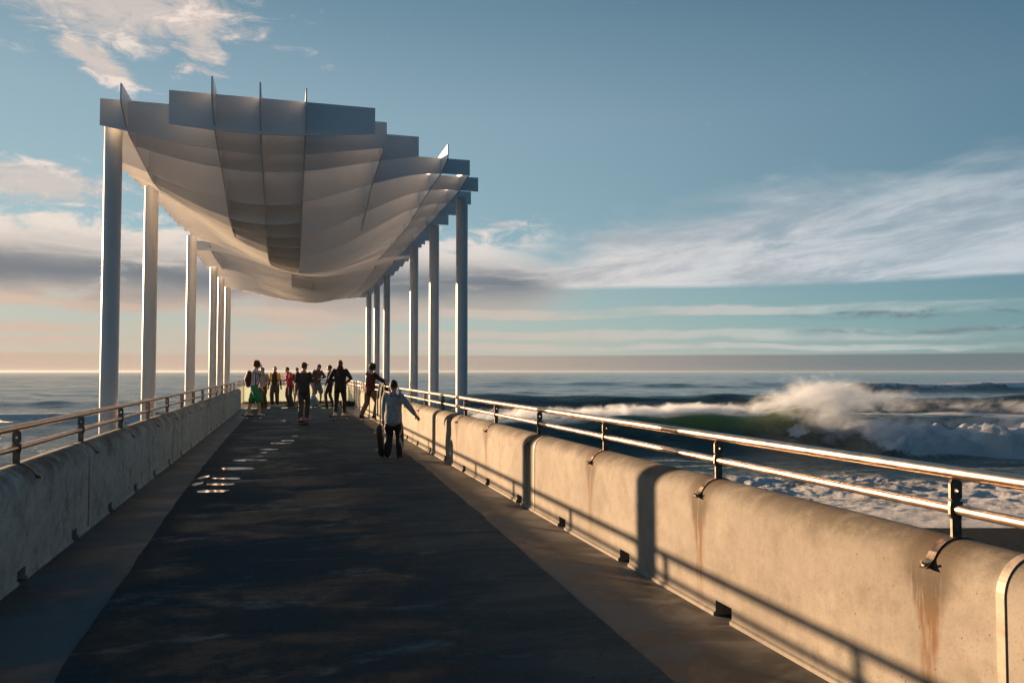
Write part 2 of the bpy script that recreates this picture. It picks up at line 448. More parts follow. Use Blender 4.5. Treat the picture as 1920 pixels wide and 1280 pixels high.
def ridge(s, wf, wb):
    return np.where(s < 0, np.exp(-(s/wf)**2), np.exp(-(s/wb)**2))

def build_sea():
    ang = np.concatenate([np.linspace(-1.6, -0.80, 50)[:-1], np.linspace(-0.80, 0.80, 900), np.linspace(0.80, 1.6, 50)[1:]])
    v = [27.0]
    while v[-1] < 230: v.append(v[-1]*1.0042)
    while v[-1] < 1500: v.append(v[-1]*1.012)
    while v[-1] < 4700: v.append(v[-1]*1.05)
    v = np.array(v)
    V, A = np.meshgrid(v, ang, indexing='ij'); U = V*A
    Zs = np.zeros_like(U)
    fade = sm(V, 24, 40)*0.8+0.2
    for i in range(34):
        L = 2.2*1.13**i; th = rng.normal(-1.45, 0.5); kx, ky = math.cos(th)*2*math.pi/L, math.sin(th)*2*math.pi/L
        a = 0.0062*L**0.80
        cell = V*0.0042
        vis = sm(L, 2.2*cell, 5*cell) if True else 1
        Zs += a*np.sin(kx*U + ky*V + rng.uniform(0, 6.28))*vis*fade*(1-0.55*sm(L, 30, 60))
    foam = np.zeros_like(U); thin = np.zeros_like(U)
    lump = fbm(U/1.6, V/1.6, 5, 4); big = fbm(U/7, V/7, 11, 4); streak = fbm(U/6, V/1.2, 21, 5)
    # nearest big wave, breaking on the right
    vc = 74 + 1.6*np.sin(U/17.0) + 0.03*U + 1.2*(fbm(U/9, V*0, 3)-.5)
    env = sm(U, -26, 14)*(1-.35*sm(U, 60, 90))
    h = 2.5*env*(0.9+0.2*fbm(U/6, V*0, 8))
    s = V - vc
    face = ridge(s+0.5*env, 3.6, 11.0)
    Zs += h*face
    Zs -= 0.5*env*(1-0.8*sm(U, 28, 34))*np.exp(-((s+8)/4.5)**2)
    thin = np.maximum(thin, env*np.exp(-((s+1.4)/2.4)**2)*(0.35+0.65*np.exp(-((U-21)/9)**2)))
    lip = env*np.exp(-((s-1.5)/1.9)**2)*sm(fbm(U/2.0, V/1.0, 31), 0.26, 0.50)
    foam = np.maximum(foam, lip*1.4)
    brk = sm(U, 29.0, 34)*(1-sm(U, 66, 85))
    tumble = brk*np.exp(-(np.minimum(s+8.5-1.2*(big-.5)*6, 0)/1.6)**2)*(1-sm(s, -2.2, 0.3))
    puffs = fbm(U/3.3, V/3.3, 77, 1)
    sf = s + 2.6 + 2.6*(fbm(U/3.1, V/6, 97, 2)-0.5)
    cap = 1.85*np.sqrt(np.clip(1-((sf+3.8)/3.4)**2, 0, 1))*(0.6+0.6*puffs)
    bl = lambda sc, sd: np.abs(2*val_noise(U/sc, V/sc, sd)-1)
    bil = 0.55*bl(2.6, 91) + 0.30*bl(1.2, 92) + 0.15*bl(0.6, 93)
    Zs = Zs + brk*cap*(0.42 + 1.0*bil + 0.5*(big-0.5)) + tumble*0.35*(lump-0.5)
    foam = np.maximum(foam, brk*sm(cap, 0.25, 0.8)*1.4)
    foam = np.maximum(foam, brk*np.exp(-((s+9.5)/3.2)**2)*(0.55+0.6*streak))
    # lip throwing forward just left of the break
    pl = np.exp(-((U-27.0)/3.2)**2)
    Zs += pl*0.8*ridge(s+2.0, 2.2, 5); foam = np.maximum(foam, pl*sm(lump, 0.35, 0.6)*np.exp(-((s+3.2)/2.2)**2))
    # second wave
    vc1 = 125 + 1.5*np.sin(U/25.0) + 0.02*U
    env1 = sm(U, -34, 0)*(1-.25*sm(U, 90, 130))
    s1 = V - vc1
    Zs += 2.75*env1*ridge(s1, 5.5, 15)*(0.94+.12*fbm(U/14, V*0, 15))
    Zs -= 0.4*env1*np.exp(-((s1+12)/6)**2)
    thin = np.maximum(thin, 0.5*env1*np.exp(-((s1+1.0)/1.5)**2))
    foam = np.maximum(foam, 0.95*env1*np.exp(-((s1-0.2)/0.5)**2)*sm(fbm(U/3.0, V*0, 41), 0.40, 0.65))
    # far breaker on the right and plain swells
    s2 = V - 250 - 0.02*U
    env2 = sm(U, 95, 112)
    Zs += 2.9*env2*ridge(s2, 8, 20)
    foam = np.maximum(foam, env2*np.exp(-((s2+2)/5)**2)*sm(fbm(U/5, V/4, 51), 0.28, 0.5)*1.3)
    s3 = V - 345 + 6*np.sin(U/60)
    Zs += 1.9*ridge(s3, 16, 40)*sm(U, -60, 0)*(1-sm(U, 120, 200))
    for vv, hh in ((470, 1.2), (640, 1.4), (900, 1.5)):
        Zs += hh*ridge(V-vv+8*np.sin(U/90+vv), 22, 50)*(0.4+.6*fbm(U/120, V*0, vv))
    # left of the pier: low lines rolling in
    s4 = V - 100 - 0.06*(U+60)
    env4 = sm(-U, 22, 40)
    Zs += 1.0*env4*ridge(s4, 3, 9)
    foam = np.maximum(foam, env4*np.exp(-((s4+2.5)/3.0)**2)*sm(fbm(U/4, V/2, 61), 0.25, 0.5)*1.1)
    s5 = V - 150 + 0.05*U
    Zs += 0.9*sm(-U, 20, 50)*ridge(s5, 5, 12)
    foam = np.maximum(foam, sm(-U, 18, 30)*(1-sm(V, 80, 100))*(0.12+0.42*streak))
    # wash between the break and the beach
    edge = 53 - 0.03*U + 6*(fbm(U/9, V/9, 71)-0.5)
    wash = (1-sm(V, edge-4, edge+1.5))*sm(U, 2, 12)
    foam = np.maximum(foam, wash*(0.62+0.26*sm(-V, -50, -38)+0.85*(fbm(U/3.5, V/2.2, 81)-.5)))
    Zs += wash*(0.25*(lump-0.5) + 0.30*(fbm(U/0.8, V/0.8, 101, 3)-0.5))
    foam = np.maximum(foam, sm(U, -5, 10)*(1-sm(V, 64, 70))*0.56*sm(streak, 0.42, 0.62))
    # water thins out onto the shingle
    Zs = np.where(V < 52, Zs*(0.15+0.85*sm(V, 33, 52)), Zs)
    nv, na = U.shape
    co = np.empty((nv*na, 3), np.float32)
    Uf, Vf = U.ravel(), V.ravel()
    co[:, 0] = Uf*RT.x + Vf*FW.x; co[:, 1] = Uf*RT.y + Vf*FW.y; co[:, 2] = SEA + Zs.ravel()
    idx = np.arange(nv*na).reshape(nv, na)
    q = np.stack([idx[:-1, :-1], idx[:-1, 1:], idx[1:, 1:], idx[1:, :-1]], -1).reshape(-1, 4)
    me = bpy.data.meshes.new('sea')
    me.vertices.add(len(co)); me.vertices.foreach_set('co', co.ravel())
    me.loops.add(q.size); me.loops.foreach_set('vertex_index', q.ravel().astype(np.int32))
    me.polygons.add(len(q)); me.polygons.foreach_set('loop_start', np.arange(0, q.size, 4, dtype=np.int32))
    me.polygons.foreach_set('use_smooth', np.ones(len(q), bool))
    me.update(calc_edges=True)
    for nm, arr in (('foam', foam), ('thin', thin)):
        a = me.attributes.new(nm, 'FLOAT', 'POINT'); a.data.foreach_set('value', np.clip(arr, 0, 1.5).ravel().astype(np.float32))
    m, t, b = mat('sea_water')
    pos = t.node('ShaderNodeNewGeometry').outputs['Position']
    fa = t.node('ShaderNodeAttribute', attribute_name='foam').outputs['Fac']
    th = t.node('ShaderNodeAttribute', attribute_name='thin').outputs['Fac']
    dist = t.vm('LENGTH', pos)
    lace = t.noise(t.scale(pos, (1, 1, 1)), 2.6, 8, 0.75, 0.8)
    cells = t.noise(pos, 9.0, 6, 0.75, 0.8)
    fm = t.ss(t.add(fa, t.mul(t.sub(t.add(t.mul(lace, .6), t.mul(cells, .4)), 0.5), 1.5)), 0.42, 0.72)
    fm = t.mul(fm, t.ss(fa, 0.02, 0.15))
    water = t.mix(t.ss(th, 0.15, 0.95), (0.010, 0.035, 0.031), (0.16, 0.18, 0.02))  # sunlight coming through the crest is painted as yellow-green base colour
    foamc = t.mix(t.ss(cells, 0.3, 0.7), (0.50, 0.52, 0.54), (0.82, 0.82, 0.82))
    t.put(b.inputs['Base Color'], t.mix(fm, water, foamc))
    rough_far = t.ss(dist, 60.0, 500.0, 0.09, 0.17)
    t.put(b.inputs['Roughness'], t.add(t.mul(t.sub(1.0, fm), rough_far), t.mul(fm, 0.75)))
    b.inputs['IOR'].default_value = 1.33
    chop = t.add(t.noise(t.scale(pos, (1, 1, 1)), 0.9, 8, 0.68, 0.4), t.mul(t.noise(pos, 0.12, 4, 0.6), 3.0))
    h = t.add(t.mul(chop, 1.0), t.mul(fm, t.mul(t.add(cells, lace), 1.7)))
    bp = t.node('ShaderNodeBump'); t.put(bp.inputs['Strength'], t.ss(dist, 500.0, 40.0, 0.12, 0.70))
    bp.inputs['Distance'].default_value = 0.30
    t.put(bp.inputs['Height'], h); t.put(b.inputs['Normal'], bp.outputs[0])
    me.materials.append(m)
    o = link(bpy.data.objects.new('sea', me)); tag(o, kind='structure')
    # shingle beach
    n, k = 60, 60
    us = np.linspace(-160, 160, n); vs = np.linspace(-120, 44, k)
    vv, ff = [], []
    for j in vs:
        for i in us:
            z = SEA + (34.5 - j)*0.07 if j > -10 else SEA + 3.115 + (-10-j)*0.01
            if j > 34.5: z = SEA - (j-34.5)*0.25
            z = min(z, -1.2) + 0.05*mnoise.noise(Vector((i*.3, j*.3, 0)))
            p = RT*float(i) + FW*float(j); vv.append((p.x, p.y, z))
    ff = [(j*n+i, j*n+i+1, (j+1)*n+i+1, (j+1)*n+i) for j in range(k-1) for i in range(n-1)]
    sh, t, b = mat('wet_shingle')
    pos = t.node('ShaderNodeNewGeometry').outputs['Position']
    n1 = t.noise(pos, 6, 6, 0.8)
    t.put(b.inputs['Base Color'], t.mix(t.ss(n1, .35, .65), (0.004, 0.006, 0.007), (0.026, 0.032, 0.034)))
    b.inputs['Roughness'].default_value = 0.85; b.inputs['Specular IOR Level'].default_value = 0.08
    bp = t.node('ShaderNodeBump'); bp.inputs['Strength'].default_value = 0.9; bp.inputs['Distance'].default_value = 0.06
    t.put(bp.inputs['Height'], n1); t.put(b.inputs['Normal'], bp.outputs[0])
    tag(mesh('beach', vv, ff, sh, smooth=True), kind='structure')
build_sea()

def build_spray(lo, hi, blobs, label, gain):
    """wind-blown spray over the near wave, as air full of droplets (a real volume)"""
    b = MB(); b.box(lo[0], hi[0], lo[1], hi[1], lo[2], hi[2])
    m = bpy.data.materials.new('spray'); m.use_nodes = True; t = NT(m.node_tree); t.n.clear()
    pos = t.node('ShaderNodeTexCoord').outputs['Object']
    X, Y, Z = t.sep(pos)[:3]
    zz = t.sub(Z, SEA)
    drift = t.comb(t.mul(X, 0.55), t.mul(Y, 0.35), t.mul(t.add(Z, t.mul(X, -0.22)), 0.9))
    n = t.noise(drift, 0.95, 6, 0.68, 0.8)
    def blob(k, u, v, z, a, bb, c, tilt=0.0):
        z2 = t.sub(zz, t.mul(t.sub(X, u), tilt))
        q = lambda w, h: t.m('POWER', t.m('ABSOLUTE', t.div(w, h)), 2.0)
        d = t.add(t.add(q(t.sub(X, u), a), q(t.sub(Y, v), bb)), q(t.sub(z2, z), c))
        return t.mul(t.m('POWER', 2.718, t.mul(d, -1.0)), k)
    shape = None
    for q in blobs:
        e = blob(*q); shape = e if shape is None else t.add(shape, e)
    dens = t.mul(t.ss(t.add(shape, t.mul(t.sub(n, 0.52), 3.0)), 0.20, 1.35), t.ss(shape, 0.04, 0.3))
    pv = t.node('ShaderNodeVolumePrincipled')
    pv.inputs['Color'].default_value = (0.80, 0.88, 0.97, 1); pv.inputs['Anisotropy'].default_value = 0.35
    t.put(pv.inputs['Density'], t.mul(dens, gain))
    t.l.new(pv.outputs[0], t.node('ShaderNodeOutputMaterial').inputs['Volume'])
    try: m.cycles.volume_step_rate = 0.6
    except Exception: pass
    o = b.build('sea_spray', m); o.rotation_euler = (0, 0, -YAW)
    tag(o, label, 'spray', kind='stuff')
build_spray((17.5, 67, SEA+0.1), (62, 85, SEA+6.8), [(.95, 28.5, 74, 4.0, 3.4, 3.0, 1.9), (.75, 33, 76, 3.9, 6.0, 3.2, 1.3, -.05), (.75, 24.2, 76, 3.4, 4.5, 3, .8, .22),
    (.9, 28.5, 71, 1.8, 2.6, 2.0, 1.6), (.34, 44, 80, 3.2, 10, 4, .9), (.5, 51, 78, 3.0, 2.6, 3, 1.1), (.95, 45, 67.8, 1.9, 13, 2.8, 1.2), (.5, 33, 70, 1.4, 3, 2.4, 1.5)], 'tall plume of white spray over the breaking wave', 0.6)
build_spray((-12, 75, SEA+0.8), (24, 87, SEA+3.6), [(.85, 4, 79, 2.35, 11, 3.0, .6, .018), (.95, 17, 78.5, 2.7, 7, 3.0, .65, .03)], 'low band of spray blown off the back of the wave crest', 1.5)

def build_haze():
    m = bpy.data.materials.new('sea_haze'); m.use_nodes = True; t = NT(m.node_tree); t.n.clear()
    pv = t.node('ShaderNodeVolumePrincipled'); pv.inputs['Color'].default_value = (0.72, 0.84, 0.95, 1)
    pv.inputs['Density'].default_value = 3e-5; pv.inputs['Anisotropy'].default_value = 0.4
    t.l.new(pv.outputs[0], t.node('ShaderNodeOutputMaterial').inputs['Volume'])
    b = MB(); b.box(-10000, 10000, -10000, 10000, -25, 7.0)
    o = b.build('haze', m); tag(o, kind='stuff')
build_haze()

# ------------------------------------------------------------------ deck
XL, XR = -1.877, 2.636            # inner faces of the two parapets
YEND = 40.2
def build_deck():
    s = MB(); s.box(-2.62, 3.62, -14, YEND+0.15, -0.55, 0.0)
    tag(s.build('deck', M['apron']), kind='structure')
    # asphalt running course, a thin layer laid on the slab
    L = [(-14, -1.06), (2.5, -1.06), (4, -1.10), (7, -1.17), (10, -1.25), (14, -1.31), (20, -1.35), (36.0, -1.35)]
    R = [(-14, 1.84), (3, 1.84), (6, 1.93), (9, 2.04), (13, 2.14), (20, 2.2), (36.0, 2.2)]
    def fine(P, seed):
        out = []
        for (a, x0), (b, x1) in zip(P, P[1:]):
            k = max(1, int((b-a)/0.08))
            for i in range(k):
                q = i/k; y = a+(b-a)*q
                out.append((x0+(x1-x0)*q+0.02*mnoise.noise(Vector((seed, y*1.7, 0)))+0.012*mnoise.noise(Vector((seed, y*9, 0))), y))
        out.append((P[-1][1], P[-1][0])); return out
    l, r = fine(L, 1), fine(R, 5)
    v = []; f = []
    n = 620
    ys = [-14 + (50.0)*i/n for i in range(n+1)]
    def at(P, y):
        for (xa, a), (xb, b) in zip(P, P[1:]):
            if a <= y <= b: return xa + (xb-xa)*(y-a)/max(1e-6, b-a)
        return P[-1][0]
    for y in ys:
        a, b = at(l, y), at(r, y)
        v += [(a, y, 0.001), (a, y, 0.012), (b, y, 0.012), (b, y, 0.001)]
    for i in range(n):
        for j in range(3): f.append((4*i+j, 4*i+j+1, 4*i+j+5, 4*i+j+4))
    mesh('asphalt_course', v, f, M['asphalt'])['kind'] = 'structure'
    s = MB(); s.box(-2.0, 2.92, YEND-0.62, YEND-0.05, 0.0, 0.12)
    tag(s.build('kerb', M['kerb'], bevel=0.01), kind='structure')
    # puddles
    P = [(407, 919, 29, 3.6), (420, 906, 26, 3.2), (428, 895, 26, 3.2), (449, 877, 31, 3.6), (471, 861, 24, 3.2), (482, 854, 12, 1.8), (496, 847, 8, 1.4),
         (505, 841, 15, 1.8), (526, 830, 24, 1.7), (541, 825, 13, 1.6), (556, 816, 7, 1.5), (557, 805, 4, 1.0), (553, 793, 8, 1.4), (538, 788, 9, .8),
         (470, 765, 15, 1.3), (505, 764, 6, 1.5), (536, 764, 7, 1.4), (583, 763, 9, 1.4), (611, 764, 9, 1.5), (666, 766, 10, 1.4), (385, 893, 6, 5), (374, 905, 7, 5)]
    for i, (px, py, hw, hh) in enumerate(P):
        c = deck_point(px, py, 0.016); dep = FPX*EYE/(py-696)
        a = hw*dep/FPX; b = 0.62*hh*dep/(py-696)
        vs = [Vector((c.x, c.y, 0.0155))]; n = 40
        for k in range(n):
            an = 2*math.pi*k/n
            rr = 1 + 0.55*mnoise.noise(Vector((math.cos(an)*1.3+i*7, math.sin(an)*1.3, 0.3))) + 0.2*mnoise.noise(Vector((math.cos(an)*4+i*7, math.sin(an)*4, 3)))
            p = c + RT*(a*rr*math.cos(an)) + FW*(b*rr*math.sin(an)); vs.append(Vector((p.x, p.y, 0.0155)))
        o = mesh('puddle', vs, [(0, 1+k, 1+(k+1) % n) for k in range(n)], M['puddle']); tag(o, kind='structure')
build_deck()

# ------------------------------------------------------------------ parapets
def profile(inner, side, notch=False, grow=0.0):
    """cross-section (x, z); side=+1 right parapet, -1 left"""
    T = 0.30; pts = []
    if notch: pts += [(0.27, -0.0), (0.27, 0.098), (0.0, 0.098)]
    else: pts += [(-0.016, 0.0), (-0.016, 0.022), (0.0, 0.03)]
    r = 0.15; zc = 0.835 - r
    pts += [(0.0, zc-0.25)]
    for k in range(25):
        a = math.pi*(1 - k/24)
        pts.append((0.15 + (r)*math.cos(a), zc + r*math.sin(a)*1.0))
    pts += [(T, 0.0)]
    return [(inner + side*(x + 0), z) for x, z in pts]
def parapet(name, inner, side, y0s, yend, notch0, label, material):
    root = empty(name, (0, 0, 0)); tag(root, label, 'wall', 'concrete parapets along the deck')
    notches = []
    y = notch0
    while y < yend: notches.append(y); y += 1.52
    edges = y0s + [yend]
    for a, b in zip(edges, edges[1:]):
        mb = MB(); g = 0.006
        cur = a + g
        for nn in notches:
            if nn-0.09 > a+0.1 and nn+0.09 < b-0.1:
                mb.solid(profile(inner, side), cur, nn-0.095, 'y')
                mb.solid(profile(inner, side, True), nn-0.095, nn+0.095, 'y')
                cur = nn+0.095
        mb.solid(profile(inner, side), cur, b-g, 'y')
        o = mb.build('panel', material, root)
        # joint strip
        if b < yend:
            j = MB(); pr = profile(inner, side)
            ctr = Vector((inner+side*0.15, 0, 0.4)); outer = []
            for x, z in pr[3:-1]:
                dv = Vector((x-ctr.x, 0, z-0.5)); 
                n = Vector((-side, 0, 0)) if z < 0.68 and side*(x-ctr.x) < 0 else Vector((x-ctr.x, 0, z-0.685)).normalized()
                outer.append((x+n.x*0.006, z+n.z*0.006))
            outer = [(inner-side*0.006, 0.03)] + outer
            inn = [(inner+side*0.02, 0.03)] + [(ctr.x+(x-ctr.x)*0.8, z-0.02) for x, z in outer[1:]]
            poly = outer + inn[::-1]
            v = []; f = []
            for (ox, oz), (ix, iz) in zip(outer, inn):
                v += [(ox, b-0.019, oz), (ox, b+0.019, oz), (ix, b+0.019, iz), (ix, b-0.019, iz)]
            for k in range(len(outer)-1):
                for q in range(4): f.append((4*k+q, 4*k+(q+1) % 4, 4*k+4+(q+1) % 4, 4*k+4+q))
            mesh('joint_strip', v, f, M['seal'], root)
    return root
parapet('parapet_wall', XR, 1, [-9.5, -3.5, 2.46, 8.46, 14.46, 20.46, 26.46], 30.4, 2.50-1.05, 'sunlit tan concrete parapet with rust streaks along the right side of the deck', M['wall_rust'])
parapet('parapet_wall', XL, -1, [-9.26, -3.26, 2.74, 8.74, 14.74, 20.74, 26.74], 35.2, 7.0-1.15-.68, 'shaded grey concrete parapet along the left side of the deck', M['wall'])

# ------------------------------------------------------------------ handrails
def handrail(x, side, y0, pitch, yend, label):
    root = empty('handrail', (0, 0, 0)); tag(root, label, 'railing', 'tubular steel handrails on the parapets')
    ys = []; y = y0
    while y < yend: ys.append(y); y += pitch
    def tube(name, z, r):
        a = ys[0]-0.4; cuts = ys[::3]; 
        mb = MB(); mb.loft([(x, a, z), (x, a+.02, z), (x, (a+yend)/2, z), (x, yend-.02, z), (x, yend, z)], [r]*5, n=24, cap=False)
        return mb.build(name, M['steel'], root, smooth=True)
    tube('top_rail', 1.112, 0.0285); tube('lower_rail', 0.955, 0.0235)
    for y in ys[1::3]:
        for z, r in ((1.112, 0.0285), (0.955, 0.0235)):
            mb = MB(); mb.loft([(x, y+.55, z), (x, y+.552, z), (x, y+.618, z), (x, y+.62, z)], [r+.0005, r+.0022, r+.0022, r+.0005], n=20, cap=False)
            mb.build('sleeve', M['steel'], root)
    # post : one mesh shared by all
    mb = MB(); w = 0.031
    prof = [(-w*.8, 0.835), (-w*.8, 0.915), (-w*1.05, 0.935), (-w*1.05, 0.975), (-w, 0.99), (-w, 1.085), (w, 1.085), (w, 0.99), (w*1.05, 0.975), (w*1.05, 0.935), (w*.8, 0.915), (w*.8, 0.835)]
    # plate with a round hole, built as a ring of quads around the hole
    hz = 1.035; hr = 0.010; n = 16
    v = []; f = []
    top = [(-w, 0.99), (-w, 1.085), (w, 1.085), (w, 0.99)]
    for t in (-0.006, 0.006):
        for k in range(n):
            a = 2*math.pi*k/n; v.append((hr*math.cos(a), t, hz+hr*math.sin(a)))
        for k in range(n):
            a = 2*math.pi*k/n; c, s = math.cos(a), math.sin(a)
            m = min(w/abs(c) if abs(c) > 1e-6 else 9, (0.05 if s > 0 else 0.045)/abs(s) if abs(s) > 1e-6 else 9)
            v.append((m*c, t, hz+m*s))
    for b in (0, 2*n):
        for k in range(n): f.append((b+k, b+(k+1) % n, b+n+(k+1) % n, b+n+k))
    for k in range(n):
        f.append((k, (k+1) % n, 2*n+(k+1) % n, 2*n+k)); f.append((n+k, n+(k+1) % n, 3*n+(k+1) % n, 3*n+k))
    mb.v += v; mb.f += f
    mb.solid([(-w*.8, 0.835), (-w*.8, 0.915), (-w*1.1, 0.935), (-w*1.1, 0.97), (-w, 0.9895), (w, 0.9895), (w*1.1, 0.97), (w*1.1, 0.935), (w*.8, 0.915), (w*.8, 0.835)], -0.006, 0.006, 'y')
    pm = mb.build('post', M['steel_dark'], None); pme = pm.data; bpy.data.objects.remove(pm)
    # saddle bracket
    sb = MB(); pts = []
    for k in range(13):
        a = math.pi*(0.93 - 0.86*k/12); pts.append((0.157*math.cos(a), 0.685+0.157*math.sin(a)))
    inn = [(px*0.955, 0.685+(pz-0.685)*0.955) for px, pz in pts]
    pts[0] = (pts[0][0]-0.03, pts[0][1]-0.004); pts[-1] = (pts[-1][0]+0.03, pts[-1][1]-0.004)
    vv = []; ff = []
    for (ax, az), (bx, bz) in zip(pts, inn):
        vv += [(ax, -0.021, az), (ax, 0.021, az), (bx, 0.021, bz), (bx, -0.021, bz)]
    for k in range(12):
        for q in range(4): ff.append((4*k+q, 4*k+(q+1) % 4, 4*k+4+(q+1) % 4, 4*k+4+q))
    ff += [(3, 2, 1, 0), (48, 49, 50, 51)]
    sb.v += vv; sb.f += ff
    so = sb.build('bracket', M['steel_dark'], None); sme = so.data; bpy.data.objects.remove(so)
    bmes = []
    for sx in (-1, 1):
        bb = MB(); p = Vector((sx*0.163, 0, 0.725)); d = Vector((sx*0.8, 0, 0.6)).normalized()
        bb.loft([p, p+d*0.013, p+d*0.014, p+d*0.032], [0.012, 0.012, 0.006, 0.006], n=8, cap=False)
        bo = bb.build('bolt', M['steel'], None); bmes.append(bo.data); bpy.data.objects.remove(bo)
    for y in ys:
        o = link(bpy.data.objects.new('post', pme), root); o.location = (x, y, 0)
        s = link(bpy.data.objects.new('bracket', sme), o)
        for bme in bmes: link(bpy.data.objects.new('bolt', bme), o)
    return root
XHL, XHR = XL-0.15, XR+0.15
handrail(XHR, 1, 2.82-1.972*3, 1.972, 30.2, 'bright tubular handrail catching the sun on the right parapet')
handrail(XHL, -1, 7.04-2.01*5, 2.01, 35.0, 'dark backlit tubular handrail on the left parapet')

# ------------------------------------------------------------------ canopies
S = 0.885
def table(T, y):
    if y <= T[0][0]: return T[0][1]
    for (a, p), (b, q) in zip(T, T[1:]):
        if y <= b: return p+(q-p)*(y-a)/(b-a)
    return T[-1][1]
A1 = [(11.6, .17), (12.2, .25), (12.85, .37), (13.5, .5), (14.75, .78), (15.4, 1.02), (16.05, 1.14), (16.7, 1.25), (17.5, 1.36), (18.5, 1.42), (20, 1.34), (22, 1.12), (24.4, .85), (25.7, .70)]
C1 = [(12, -.6), (15, -.5), (17, 0.0), (19, .3), (24.5, .5)]
A2 = [(25.5, .66), (28, .85), (31, 1.0), (34, .9), (38, .5), (41, .25)]
C2 = [(26, .8), (31, 1.0), (41, .8)]
TOP = 4.03
def zb(x, y, A, Cc):
    d = abs(x - table(Cc, y))/3.35
    g = 0.5+0.5*math.cos(math.pi*min(1, d))
    return 3.74 - table(A, y)*g
def W3(x, y, z): return (x*S, y*S, z*S + EYE)
def fin_across(y, x0, x1, A, Cc, root):
    n = max(10, int((x1-x0)/0.25)); th = 0.011
    v = []; f = []
    for i in range(n+1):
        x = x0+(x1-x0)*i/n; z = zb(x, y, A, Cc)
        for yy in (y-th, y+th): v += [W3(x, yy, z), W3(x, yy, TOP)]
    for i in range(n):
        k = 4*i
        f += [(k, k+4, k+5, k+1), (k+2, k+3, k+7, k+6), (k, k+2, k+6, k+4), (k+1, k+5, k+7, k+3)]
    f += [(0, 1, 3, 2), (4*n, 4*n+2, 4*n+3, 4*n+1)]
    return mesh('cross_fin', v, f, M['canopy'], root)
def fin_along(x, y0, y1, tip, A, Cc, root, top=4.12):
    n = max(8, int((y1-y0)/0.33)); th = 0.010
    v = []; f = []
    for i in range(n+1):
        y = y0+(y1-y0)*i/n
        z = zb(x, y, A, Cc)
        if tip and y < y0+tip:
            q = (y-y0)/tip; z = 3.86*(1-q)+zb(x, y0+tip, A, Cc)*q
        z = z + 0.002
        for xx in (x-th, x+th): v += [W3(xx, y, z), W3(xx, y, top)]
    for i in range(n):
        k = 4*i
        f += [(k, k+1, k+5, k+4), (k+2, k+6, k+7, k+3), (k, k+4, k+6, k+2), (k+1, k+3, k+7, k+5)]
    f += [(0, 2, 3, 1), (4*n, 4*n+1, 4*n+3, 4*n+2)]
    return mesh('long_fin', v, f, M['canopy'], root)
def column(x, y, A, Cc, root):
    mb = MB(); r = 0.112; ztop = W3(0, 0, 3.76)[2]
    mb.loft([(0, 0, -5.6), (0, 0, -5.58), (0, 0, -2.0), (0, 0, ztop-.02), (0, 0, ztop)], [r]*5, n=32, cap=False)
    o = mb.build('column', M['column'], root, smooth=False)
    o.data.polygons.foreach_set('use_smooth', [len(p.vertices) == 4 for p in o.data.polygons])
    o.location = (x*S, y*S, 0)
    bb = MB(); sgn = 1 if x > 0 else -1
    return o
def build_canopies():
    r1 = empty('canopy', (0, 0, 0)); tag(r1, 'nearer white canopy of crossing curved fins standing on tall columns', 'canopy', 'white fin canopies over the deck')
    near = [(12.2, -1.68, 1.25), (12.85, -2.71, 1.505), (13.5, -2.79, 2.13), (14.75, -2.90, 3.31), (15.4, -2.9, .22), (16.05, -2.88, 3.78)]
    y = 16.7; k = 0
    while y < 24.3:
        xl = -2.9 + 0.03*(y-16.7)*0.9 + max(0, y-22)*0.10
        xr = (3.86 + (0.06 if k % 4 == 1 else 0.0)) if k % 2 == 1 or y > 23 else .22
        near.append((y, xl, xr)); y += 0.65; k += 1
    near += [(24.9, -0.5, 3.86), (25.55, 1.4, 3.86)]
    for y, a, b in near: fin_across(y, a, b, A1, C1, r1)
    for x, y0, tip, y1 in ((-2.34, 12.35, .5, 16.3), (-1.06, 11.70, .5, 17.2), (-.42, 11.77, .43, 21.9), (.22, 11.85, .35, 21.9), (1.47, 13.1, .0, 17.0), (2.76, 14.1, .65, 25.6), (3.40, 15.28, .77, 25.6)):
        fin_along(x, y0, y1, tip, A1, C1, r1)
    for x, y in ((-2.6, 13.25), (-2.6, 16.8), (-2.6, 23.6), (3.6, 16.8), (3.6, 20.2), (3.6, 23.6)): column(x, y, A1, C1, r1)
    r2 = empty('canopy', (0, 0, 0)); tag(r2, 'farther white canopy of curved fins over the seaward end of the deck', 'canopy', 'white fin canopies over the deck')
    y = 26.2; k = 0
    while y < 41:
        xl = -2.9 if y < 38.5 else -2.9+(y-38.5)*1.2
        fin_across(y, xl, 3.86+(0.05 if k % 2 else 0), A2, C2, r2); y += 0.65; k += 1
    for x, ya in ((-2.34, 31), (.1, 29), (.80, 29), (2.76, 40.9), (3.4, 40.9)): fin_along(x, 26.0, ya, .5, A2, C2, r2, 4.06)
    for x, y in ((-2.6, 30.4), (-2.6, 33.7), (-2.6, 37.4), (3.6, 30.4), (3.6, 33.9), (3.6, 37.4)): column(x, y, A2, C2, r2)
build_canopies()

